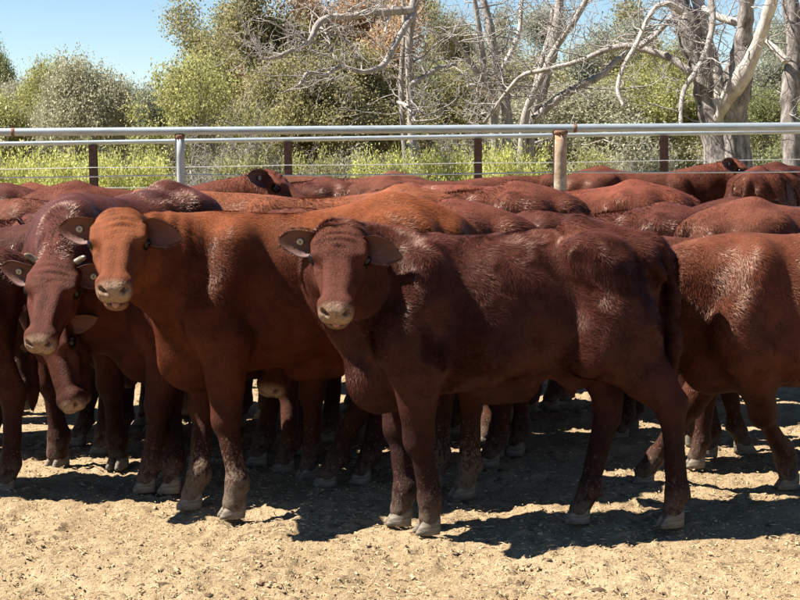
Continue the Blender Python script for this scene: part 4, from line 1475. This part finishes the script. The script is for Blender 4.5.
# ---- materials of the cattle
def coat_material(name, dark, light, mud=0.5, blotch=0.5, hair=False, sheen=0.2, dirt=0.0, top_tint=None):
    dark = tuple(c * 0.75 for c in dark)
    light = tuple(c * 0.88 for c in light)
    nt = NT(name)
    co = nt.objco()
    big = nt.noise(co, 3.2, 3.0)
    mid = nt.noise(co, 16.0, 4.0)
    # hair streaks run back and down
    streak = nt.noise(nt.scaled(co, (35.0, 60.0, 18.0)), 3.0, 5.0, 0.7)
    f = nt.math('ADD', nt.math('MULTIPLY', big, blotch), nt.math('MULTIPLY', mid, 0.7))
    f = nt.math('ADD', f, nt.math('MULTIPLY', streak, 0.55))
    f = nt.smooth(f, 0.35 + 0.5 * blotch * 0.5, 0.95 + 0.5 * blotch * 0.5)
    if hair:
        f = nt.math('ADD', nt.math('MULTIPLY', f, 0.60), nt.math('MULTIPLY', nt.math('POWER', nt.attr('rnd'), 2.0), 0.75))
        f = nt.math('SUBTRACT', nt.math('ADD', f, nt.math('MULTIPLY', nt.attr('tip'), 0.30)), 0.18)
    if hair:
        f = nt.math('MAXIMUM', f, 0.0)
        light = tuple(c * 1.12 for c in light)
    col = nt.mix(f, dark, light)
    z = sepz(nt, co)
    if top_tint is not None:       # second hair colour mixed in above a given height and on the face
        bz = nt.smooth(nt.math('ADD', z, nt.math('MULTIPLY', nt.noise(co, 4.0, 4.0), 0.30)), top_tint[1], top_tint[1] + 0.22)
        bz = nt.math('MAXIMUM', bz, nt.math('MULTIPLY', nt.attr('face'), top_tint[2] if len(top_tint) > 2 else 0.35))
        col = nt.mix(nt.math('MULTIPLY', bz, nt.math('ADD', 0.45, nt.math('MULTIPLY', f, 0.5))), col, top_tint[0])
    # darker lower legs, dried mud specks on them
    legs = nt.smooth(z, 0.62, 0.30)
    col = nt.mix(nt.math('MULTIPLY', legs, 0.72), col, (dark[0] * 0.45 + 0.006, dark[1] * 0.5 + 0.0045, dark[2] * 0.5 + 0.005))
    if mud > 0:
        sp = nt.noise(nt.scaled(co, (1.0, 1.0, 0.7)), 85.0, 5.0, 0.8)
        low = nt.smooth(z, 0.50, 0.02)
        thr = nt.math('SUBTRACT', nt.math('ADD', sp, nt.math('MULTIPLY', low, 0.17 * mud)), 0.655)
        m = nt.math('MULTIPLY', nt.smooth(thr, 0.0, 0.06), nt.smooth(z, 0.60, 0.42))
        col = nt.mix(nt.math('MULTIPLY', m, 0.75), col, (0.13, 0.100, 0.072))
        dust = nt.math('MULTIPLY', nt.smooth(z, 0.20, 0.03), nt.smooth(nt.noise(co, 24.0, 4.0), 0.30, 0.62))
        col = nt.mix(nt.math('MULTIPLY', dust, 0.6), col, (0.13, 0.10, 0.075))
    if dirt > 0:
        dn = nt.noise(co, 11.0, 6.0, 0.75)
        m = nt.math('MULTIPLY', nt.smooth(dn, 0.60, 0.68), nt.smooth(sepz(nt, co, 'X'), -0.30, -0.52))
        col = nt.mix(nt.math('MULTIPLY', m, dirt), col, (0.42, 0.34, 0.22))
    if not hair:
        mz = nt.attr('muzzle')
        mcol = nt.ramp(nt.noise(co, 55.0, 4.0), [(0.3, (0.13, 0.072, 0.044)), (0.52, (0.265, 0.175, 0.112)), (0.75, (0.17, 0.10, 0.062))])
        col = nt.mix(mz, col, mcol)
        col = nt.mix(nt.attr('rim'), col, tuple(c * 0.3 for c in dark))
        col = nt.mix(nt.attr('dark'), col, (0.07, 0.030, 0.024))
        hgt = nt.math('ADD', nt.math('MULTIPLY', streak, 1.0), nt.math('MULTIPLY', mid, 0.6))
        nt.bump(hgt, 0.8, 0.008)
    m = nt.done(col, rough=0.43 if hair else 0.58, spec=sheen * 1.45 if hair else 0.10)
    if hair and mud > 0:
        nt.link(nt.math('MULTIPLY', sheen * 1.45, nt.math('SUBTRACT', 1.0, nt.math('MULTIPLY', nt.attr('face'), 0.7))), nt.b.inputs['Specular IOR Level'])
    nt.b.inputs['Specular Tint'].default_value = (1.0, 0.70, 0.52, 1.0)      # light through red hair comes back warm
    if not hair:
        sp_ = nt.math('ADD', nt.math('MULTIPLY', nt.attr('muzzle'), 0.30), nt.math('MULTIPLY', nt.attr('face'), 0.04))
        nt.link(nt.math('ADD', 0.10, sp_), nt.b.inputs['Specular IOR Level'])
    return m


def plain_mats():
    M = {}
    nt = NT('hoof_horn')
    co = nt.objco()
    c = nt.ramp(nt.noise(nt.scaled(co, (1, 1, 5)), 40.0, 4.0), [(0.3, (0.075, 0.060, 0.045)), (0.55, (0.160, 0.130, 0.095)), (0.8, (0.25, 0.20, 0.145))])
    nt.bump(nt.noise(nt.scaled(co, (1, 1, 6)), 40.0, 3.0), 0.4, 0.004)
    M['hoof'] = nt.done(c, 0.7, 0.3)
    nt = NT('eye_wet')
    M['eye'] = nt.done((0.006, 0.004, 0.004), 0.16, 0.25)
    nt = NT('tag_plastic')
    c = nt.mix(nt.smooth(nt.noise(nt.objco(), 90.0, 3.0), 0.45, 0.7), (0.34, 0.31, 0.23), (0.18, 0.155, 0.11))
    M['tag'] = nt.done(c, 0.45, 0.5)
    nt = NT('tag_pin')
    M['pin'] = nt.done((0.10, 0.09, 0.08), 0.5, 0.4)
    nt = NT('horn_keratin')
    c = nt.mix(nt.noise(nt.objco(), 60.0, 3.0), (0.17, 0.135, 0.09), (0.09, 0.065, 0.042))
    M['horn'] = nt.done(c, 0.4, 0.5)
    nt = NT('tongue_wet')
    M['tongue'] = nt.done((0.26, 0.11, 0.095), 0.35, 0.5)
    return M


def ear_material(name, dark, light, inner=(0.10, 0.040, 0.030), pale=0.5):
    nt = NT(name)
    co = nt.objco()
    f = nt.noise(nt.scaled(co, (20, 60, 20)), 3.0, 5.0, 0.7)
    out = nt.mix(f, dark, light)
    inn = nt.mix(nt.smooth(nt.noise(nt.scaled(co, (9.0, 22.0, 9.0)), 2.0, 5.0), 0.15, 0.85), tuple(c * 0.5 + i_ * 0.45 for c, i_ in zip(dark, inner)), inner)
    col = nt.mix(nt.attr('inner'), out, inn)
    nt.bump(f, 0.5, 0.004)
    return nt.done(col, 0.6, 0.25)


PM = plain_mats()
EAR = leaf_ear()
HOOF = hoof_mesh()
EYE = eye_mesh(0.0225)
TAG = disc_mesh('ear_tag', 0.0145, 0.006)
PIN = disc_mesh('tag_pin', 0.005, 0.009, 8)


def put_matrix(o, M):
    o.matrix_basis = M


def ear_hair(C, n=500, seed=3):
    rng = np.random.default_rng(seed)
    u = rng.random(n)
    sgn = np.where(rng.random(n) < 0.5, -1, 1)
    V = np.empty((n, 3, 3))
    w = 0.055 * np.sin(np.pi * np.clip(u * 0.86 + 0.13, 0, 1)) ** 0.75
    base = np.stack([u * 0.172, sgn * w * rng.uniform(0.75, 1.0, n), w * 0.22 - 0.022 * u * u], axis=1)
    d = np.stack([rng.uniform(0.2, 0.8, n), sgn * rng.uniform(0.2, 1.0, n), rng.uniform(-0.2, 0.8, n)], axis=1)
    d /= np.linalg.norm(d, axis=1)[:, None]
    L = rng.uniform(0.008, 0.024, n)[:, None]
    s = np.cross(d, rng.normal(size=(n, 3)))
    s /= np.linalg.norm(s, axis=1)[:, None]
    V[:, 0] = base - s * 0.0010
    V[:, 1] = base + s * 0.0010
    V[:, 2] = base + d * L
    me = mesh_from('ear_hair', V.reshape(-1, 3), np.arange(3 * n).reshape(-1, 3))
    add_attr(me, 'rnd', np.repeat(rng.random(n), 3))
    add_attr(me, 'tip', np.tile([0, 0, 1.0], n))
    return me


EARHAIR = ear_hair(None)


def place_cow(C, loc, heading, label, dark, light, group, coat=None, tags=(), horns=False, mud=0.6, tongue=0.0, scale=1.0,
              inner=(0.10, 0.040, 0.030), roll_eye=None, heads=True, mats=None, dirt=0.0, cat='cow', sheen=0.2, top_tint=None):
    root = bpy.data.objects.new('cow', None)
    root.empty_display_size = 0.2
    COL.objects.link(root)
    root.location = loc
    root.rotation_euler = (0, 0, heading)
    root.scale = (scale,) * 3
    tag(root, label, cat, group)
    k = bpy.data.materials
    nm = 'coat_%d' % len(k)
    bm_ = coat_material(nm, dark, light, mud=mud, dirt=dirt, sheen=sheen, top_tint=top_tint)
    body = obj('body', C['body'])
    body.parent = root
    if len(C['body'].materials) == 0:
        C['body'].materials.append(bm_)
    body.material_slots[0].link = 'OBJECT'
    body.material_slots[0].material = bm_
    if coat is not None:
        hm = coat_material(nm + '_hair', dark, light, mud=mud, hair=True, dirt=dirt, sheen=sheen, top_tint=top_tint)
        if len(coat.materials) == 0:
            coat.materials.append(hm)
        ho = obj('coat', coat)
        ho.parent = root
        ho['kind'] = 'stuff'
        ho.material_slots[0].link = 'OBJECT'
        ho.material_slots[0].material = hm
    for i, p in enumerate(C['hooves']):
        ho = obj('hoof', HOOF, PM['hoof'], root)
        ho.location = p
        ho.scale = (C['s'],) * 3
        ho.rotation_euler = (0, 0, (0.10, -0.10, 0.14, -0.14)[i])
    if heads:
        em = ear_material(nm + '_ear', dark, light, inner)
        R, Hh, hs = C['R'], C['H'], C['hs']
        for i, sd in enumerate((1, -1)):
            e = obj('eye', EYE, PM['eye'], root)
            e.location = Hh(0.1070, sd * 0.1030, 0.005)
            e.scale = (hs,) * 3
            # ear: length axis sideways, a little back; hollow side forward
            dr, fw = C['droop'][i], C['fwd'][i]
            A = nrm(R @ np.array((-0.10 + fw, sd * 1.0, -0.06)) + np.array((0, 0, -dr)))
            Nn = R @ np.array((0.78, sd * 0.12, 0.42))
            Nn = nrm(Nn - A * np.dot(Nn, A))
            B = np.cross(Nn, A)
            M = Matrix(((A[0], B[0], Nn[0], 0), (A[1], B[1], Nn[1], 0), (A[2], B[2], Nn[2], 0), (0, 0, 0, 1)))
            pos = Hh(0.0 + 0.05 * max(0, fw), sd * 0.084, 0.014)
            er = obj('ear', EAR)
            if len(EAR.materials) == 0:
                EAR.materials.append(em)
            er.material_slots[0].link = 'OBJECT'
            er.material_slots[0].material = em
            er.parent = root
            er.matrix_basis = Matrix.Translation(pos) @ M @ Matrix.Scale(hs, 4)
            if coat is not None:
                eh = obj('ear_hair', EARHAIR)
                if len(EARHAIR.materials) == 0:
                    EARHAIR.materials.append(hm)
                eh.material_slots[0].link = 'OBJECT'
                eh.material_slots[0].material = coat_material(nm + '_fringe', light, tuple(min(1, c * 1.8 + 0.05) for c in light), mud=0, hair=True)
                eh.parent = er
                eh['kind'] = 'stuff'
            if i in tags:
                t = obj('ear_tag', TAG, PM['tag'], er)
                t.location = (0.078, 0.0, 0.012)
                t2 = obj('tag_pin', PIN, PM['pin'], er)
                t2.location = (0.078, 0.0, 0.0145)
        if horns:
            for sd in (-1, 1):
                g = Geo()
                pts = [Hh(-0.02, sd * 0.080, 0.050), Hh(-0.028, sd * 0.105, 0.066), Hh(-0.025, sd * 0.122, 0.082), Hh(-0.02, sd * 0.130, 0.094)]
                g.tube(catmull(pts, 4), np.array([0.017, 0.0165, 0.016, 0.0155, 0.015, 0.0145, 0.014, 0.0135, 0.0125, 0.0115, 0.009, 0.006, 0.002]) * hs, 10)
                obj('horn', g.build('horn'), PM['horn'], root)
        if tongue > 0:
            g = Geo()
            pts = [Hh(0.30, 0, -0.080), Hh(0.345, 0, -0.083 - 0.01 * tongue), Hh(0.368, 0, -0.086 - 0.012 * tongue), Hh(0.376, 0, -0.096 - 0.016 * tongue)]
            P = catmull(pts, 4)
            V, F = tube_geo(P, np.array([0.017] * 9 + [0.016, 0.014, 0.010, 0.004]) * hs, 10)
            g.add(V, F)
            obj('tongue', g.build('tongue'), PM['tongue'], root)
    return root
# ------------------------------------------------------------------ the herd
YARD = 'red cattle standing in the yard'
RAD = math.radians


def to_local(p, loc, heading):
    d = np.asarray(p, dtype=float) - np.asarray(loc, dtype=float)
    c, s_ = math.cos(-heading), math.sin(-heading)
    return np.array((c * d[0] - s_ * d[1], s_ * d[0] + c * d[1], d[2]))


def dir_local(v, heading):
    return to_local(v, (0, 0, 0), heading)


def loc_from(px, Y, xl, heading):
    """ground place of the animal whose body point xl (metres ahead of its middle) stands at photo column px, depth Y"""
    X = at(px, 300, Y).x
    return np.array((X - xl * math.cos(heading), Y - xl * math.sin(heading), 0.0))


def foot_px(px, py, loc, heading, s, i, sx=1.0):
    """offset of foot i so that it stands at photo pixel (px, py) on the ground"""
    g = ground(px, py)
    l = to_local((g.x, g.y, 0), loc, heading) / s
    base = ((0.43, 0.135), (0.43, -0.135), (-0.56, 0.125), (-0.56, -0.125))[i]
    return (l[0] - 0.028 - base[0] * sx, l[1] - base[1])


# 1 --- dark woolly heifer in front
hd = RAD(191)
loc = loc_from(500, 5.91, 0.0, hd)
s = 1.0
feet = [foot_px(427, 533, loc, hd, s, 0, 0.93), foot_px(399, 524, loc, hd, s, 1, 0.93), foot_px(670, 526, loc, hd, s, 2, 0.93), foot_px(577, 522, loc, hd, s, 3, 0.93)]
print('FEET heifer', feet)
tl = [(-0.64, 0, 1.125), (-0.70, 0.015, 1.10), (-0.745, 0.03, 1.02), (-0.76, 0.04, 0.85), (-0.755, 0.05, 0.68), (-0.745, 0.05, 0.52), (-0.74, 0.05, 0.38)]
C1 = build_cow_meshes('heifer', s, to_local(at(341, 242, 5.71), loc, hd), dir_local((-0.03, -0.78, -0.62), hd), dir_local((0.02, -0.5, 0.85), hd), 0.955,
                      neck_mid=(0.70, -0.03, 1.03), feet=feet, rump=-0.022, withers=-0.015, h=0.010, hf=0.0052, tail=tl, mouth=0.55, wrinkle=0.008,
                      ear_droop=(-0.16, 0.12), ear_fwd=(0.66, 0.04), udder=True, fat=0.76, sx=0.93, belly=-0.05)
coat1 = coat_mesh(C1, 300000, 0.028, 0.0022, 0.42, 0.75, 4, 26.0)
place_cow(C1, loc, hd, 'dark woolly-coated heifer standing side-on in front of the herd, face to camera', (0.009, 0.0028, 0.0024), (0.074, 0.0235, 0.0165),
          YARD, coat1, tags=(1,), tongue=0.5, mud=0.7, sheen=0.12, top_tint=((0.090, 0.027, 0.016), 1.14, 0.6), inner=(0.11, 0.046, 0.034))

# 2 --- orange cow behind it
hd = RAD(194)
s = 1.06
loc = loc_from(211, 6.27, 0.43, hd)
feet = [foot_px(232, 517, loc, hd, s, 0, 0.93), foot_px(190, 508, loc, hd, s, 1, 0.93), foot_px(462, 497, loc, hd, s, 2, 0.93), foot_px(430, 490, loc, hd, s, 3, 0.93)]
print('FEET orange', feet)
C2 = build_cow_meshes('orange', s, to_local(at(121, 229, 5.96), loc, hd), dir_local((0.07, -0.84, -0.53), hd), dir_local((0.04, -0.4, 0.9), hd), 0.99,
                      neck_mid=to_local(at(152, 258, 6.11), loc, hd), feet=feet, rump=0.03, h=0.011, hf=0.0055, mouth=0.75, wrinkle=0.007,
                      ear_droop=(-0.12, 0.10), ear_fwd=(0.58, 0.04), dewlap=1.15, belly=-0.05, fat=0.76, neck_r=0.90, sx=0.93)
coat2 = coat_mesh(C2, 230000, 0.020, 0.0021, 0.32, 0.45, 8, 18.0)
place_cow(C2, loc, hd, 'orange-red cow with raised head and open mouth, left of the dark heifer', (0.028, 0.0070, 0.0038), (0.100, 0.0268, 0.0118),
          YARD, coat2, tags=(1,), tongue=0.8, mud=1.5, top_tint=((0.200, 0.058, 0.020), 1.17, 0.45), sheen=0.08, inner=(0.125, 0.048, 0.030))

# 3 --- dark cow with horn stubs, head lowered
hd = RAD(248)
s = 1.10
loc = loc_from(82, 7.0, 0.40, hd)
feet = [foot_px(117, 468, loc, hd, s, 0), foot_px(57, 467, loc, hd, s, 1), (0, 0), (0, 0)]
print('FEET horned', feet)
C3 = build_cow_meshes('horned', s, to_local(at(57, 274, 6.30), loc, hd), dir_local((-0.04, -0.74, -0.66), hd), dir_local((0.03, -0.55, 0.8), hd), 0.97,
                      neck_mid=to_local(at(72, 235, 6.45), loc, hd), feet=feet, h=0.013, hf=0.0055, mouth=0.05, wrinkle=0.005, withers=0.02,
                      ear_droop=(0.18, 0.06))
coat3 = coat_mesh(C3, 120000, 0.018, 0.0023, 0.32, 0.45, 12, 18.0)
place_cow(C3, loc, hd, 'dark cow with pale horn stubs and lowered head, left of the orange cow', (0.022, 0.006, 0.0045), (0.090, 0.025, 0.016),
          YARD, coat3, tags=(0, 1), horns=True, mud=0.5, inner=(0.10, 0.042, 0.030))

# 5 --- cow behind the orange one, its head hanging low
hd = RAD(186)
s = 1.0
loc = loc_from(160, 6.63, 0.45, hd)
feet = [foot_px(145, 491, loc, hd, s, 0), foot_px(170, 492, loc, hd, s, 1), foot_px(325, 486, loc, hd, s, 2), foot_px(360, 483, loc, hd, s, 3)]
print('FEET low', feet)
C5 = build_cow_meshes('low', s, to_local(at(54, 330, 6.52), loc, hd), dir_local((0.25, -0.42, -0.85), hd), dir_local((-0.5, -0.6, 0.2), hd), 0.92,
                      neck_mid=to_local(at(92, 290, 6.6), loc, hd), feet=feet, h=0.014, hf=0.0075, mouth=0.1, ear_droop=(0.9, 0.9), ear_fwd=(-0.5, -0.5))
place_cow(C5, loc, hd, 'dark cow with its nose hanging near the dirt, below the horned cow', (0.020, 0.0055, 0.004), (0.075, 0.021, 0.013),
          YARD, None, mud=0.7)

# 7 --- red cow at the right edge, walking left behind the heifer
hd = RAD(182)
s = 0.98
loc = loc_from(738, 6.26, 0.40, hd)
feet = [foot_px(787, 488, loc, hd, s, 0), foot_px(643, 484, loc, hd, s, 1), (0.05, 0), (-0.05, 0)]
C7 = build_cow_meshes('right', s, (0.98, 0.02, 0.86), (0.72, 0, -0.69), (0.6, 0, 0.7), 0.95, feet=feet, h=0.011, hf=0.011, withers=-0.035, belly=0.01, fat=0.88)
coat7 = coat_mesh(C7, 200000, 0.024, 0.0022, 0.36, 0.55, 15, 20.0)
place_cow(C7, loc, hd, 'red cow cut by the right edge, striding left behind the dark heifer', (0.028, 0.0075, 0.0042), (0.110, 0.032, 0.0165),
          YARD, coat7, mud=0.8, top_tint=((0.14, 0.043, 0.020), 1.08))

# 6 --- cow behind the orange one whose muzzle shows under its belly
hd = RAD(204)
s = 1.0
loc = loc_from(296, 6.92, 0.45, hd)
feet = [foot_px(307, 478, loc, hd, s, 0), foot_px(283, 472, loc, hd, s, 1), (0.02, 0), (-0.06, 0)]
C6 = build_cow_meshes('peeping', s, to_local(at(288, 316, 6.62), loc, hd), dir_local((-0.20, -0.52, -0.80), hd), dir_local((-0.3, -0.7, 0.4), hd), 0.93,
                      neck_mid=to_local(at(290, 270, 6.7), loc, hd), feet=feet, h=0.014, hf=0.008, mouth=0.1)
place_cow(C6, loc, hd, 'red cow whose pale muzzle and lit legs show under the orange cow', (0.040, 0.0105, 0.0055), (0.140, 0.040, 0.019), YARD, None, mud=0.8)

# ---- shared shapes for the rows behind
PA = build_cow_meshes('forward', 1.0, (0.98, 0.0, 1.12), (0.80, 0.05, -0.60), (0.5, 0, 0.8), 1.02, h=0.017, hf=0.011,
                      feet=((0.05, 0), (-0.08, 0), (-0.06, 0), (0.10, 0)), fat=0.88)
PB = build_cow_meshes('turned', 1.0, (0.86, -0.10, 1.20), (0.72, -0.50, -0.45), (0.4, -0.1, 0.8), 1.02, h=0.017, hf=0.010,
                      feet=((-0.03, 0), (0.06, 0), (0.10, 0), (-0.08, 0)), rump=0.01, fat=0.88)
PC = build_cow_meshes('grazing', 1.0, (1.06, 0.05, 0.72), (0.55, -0.05, -0.84), (0.8, 0, 0.5), 1.02, h=0.017, hf=0.011,
                      feet=((0.10, 0), (-0.06, 0), (0.02, 0), (-0.10, 0)), withers=0.01, fat=0.88)
coatA = coat_mesh(PA, 60000, 0.024, 0.0034, 0.38, 0.5, 21, 18.0)
coatB = coat_mesh(PB, 60000, 0.024, 0.0034, 0.38, 0.5, 22, 18.0)
coatC = coat_mesh(PC, 60000, 0.028, 0.0034, 0.38, 0.7, 23, 22.0)
DK, DL = (0.015, 0.0042, 0.0032), (0.062, 0.0180, 0.0115)        # dark red
RK, RL = (0.028, 0.0078, 0.005), (0.108, 0.033, 0.019)        # red
OK_, OL = (0.055, 0.0155, 0.0072), (0.200, 0.065, 0.030)       # light red
# proto, coat, photo column, depth, body point there, heading, scale, colours, dirt, label
ROWS = [
 (PA, coatA, 24, 6.66, -0.70, 188, 0.93, DK, DL, 0, 'very dark cow at the left edge, only its rump and hind legs in view'),
 (PC, coatC, 529, 7.10, -0.70, 176, 1.03, RK, RL, 0, 'red cow standing just behind the dark heifer, rump past the orange rump'),
 (PC, coatC, 580, 8.70, -0.70, 183, 1.07, RK, RL, 0, 'red cow with dusty rump in front of the thick rusty post'),
 (PA, coatA, 692, 9.30, -0.70, 171, 1.06, RK, RL, 0, 'broad red cow right of the thick rusty post, rump to the right'),
 (PA, coatA, 684, 7.30, -0.70, 14, 1.02, RK, RL, 0, 'red cow behind the one at the right edge, only its back in view'),
 (PC, coatC, 724, 8.30, -0.70, 178, 0.975, DK, DL, 0, 'low dark woolly back between the broad red cow and the right-hand cows'),
 (PA, coatA, 470, 8.25, -0.70, 182, 1.065, OK_, OL, 0, 'light red cow whose long back shows above the orange cow'),
 (PC, coatC, 217, 8.60, -0.70, 184, 1.045, RK, RL, 0.9, 'red cow with pale dried mud on its rump, below the grey post'),
 (PA, coatA, 345, 7.75, -0.70, 178, 0.97, DK, DL, 0, 'dark cow wholly behind the orange one, only its legs in view'),
 (PC, coatC, 150, 8.00, -0.70, 186, 0.98, DK, DL, 0, 'dark cow behind the horned one, only its legs in view'),
 (PA, coatA, 462, 9.30, -0.70, 176, 1.00, RK, RL, 0, 'red cow behind the dark heifer, only its legs in view under her chest'),
 (PC, coatC, 648, 7.75, -0.70, 184, 0.92, DK, DL, 0, 'small dark cow hidden behind the dark heifer, its legs showing under her belly'),
 (PA, coatA, 700, 8.90, -0.55, 2, 0.98, DK, DL, 0, 'dark cow hidden behind the right-hand cows, only its legs in view'),
 (PA, coatA, 120, 7.45, -0.70, 182, 0.96, DK, DL, 0, 'dark cow standing deep behind the horned one at far left, legs only'),
 (PA, coatA, 706, 7.05, 0.43, 181, 0.90, RK, RL, 0, 'low red cow hidden behind the striding one, its front legs showing beneath'),
 (PB, coatB, 232, 10.3, 0.62, 12, 1.06, RK, RL, 0, 'red cow turning its head right with a big dark ear, right of the grey post'),
 (PA, coatA, 47, 12.9, -0.70, 172, 1.01, DK, DL, 0, 'dark cow beyond the near fence at far left, behind the lowest wire'),
 (PC, coatC, 70, 14.2, -0.70, 180, 0.99, RK, RL, 0, 'red back beyond the fence just left of the nearest dark post'),
 (PC, coatC, 350, 13.4, -0.60, 150, 1.03, DK, DL, 0, 'dark curly cow beyond the fence, left one of the two in the middle'),
 (PA, coatA, 432, 14.4, -0.70, 178, 1.055, RK, RL, 0, 'red cow beyond the fence, right one of the two in the middle'),
 (PA, coatA, 480, 13.2, 0.40, 4, 1.05, RK, RL, 0, 'red cow beyond the fence immediately left of the thick rusty post'),
 (PB, coatB, 572, 15.0, -0.62, 4, 1.075, RK, RL, 0, 'dark-headed red cow beyond the fence, right of the thick rusty post'),
 (PC, coatC, 696, 15.3, -0.62, 84, 1.06, OK_, OL, 0.5, 'light red rump facing the camera beyond the fence, left one of the pair'),
 (PC, coatC, 748, 13.9, -0.60, 62, 1.075, RK, RL, 0.55, 'big red-brown rump with dried dung beyond the fence, by the white-barked tree'),
 (PA, coatA, 770, 17.6, -0.4, 10, 1.08, DK, DL, 0, 'dark cow farthest right beyond the fence, mostly hidden by the big rump'),
]
rngc = np.random.default_rng(77)
for (P, ct, px, Y, xl, hdg, sc_, dk, lt, dirt, lab) in ROWS:
    h_ = RAD(hdg)
    kk, gg = rngc.uniform(0.78, 1.28), rngc.uniform(0.92, 1.12)       # no two coats quite alike
    dk = (dk[0] * kk, dk[1] * kk * gg, dk[2] * kk * gg)
    lt = (lt[0] * kk, lt[1] * kk * gg, lt[2] * kk * gg)
    place_cow(P, loc_from(px, Y, xl * sc_, h_), h_, lab, dk, lt, YARD, ct, mud=0.7, scale=sc_, dirt=dirt, top_tint=(tuple(c * 1.35 for c in lt), 1.17), tags=(1,) if P is PB else ())
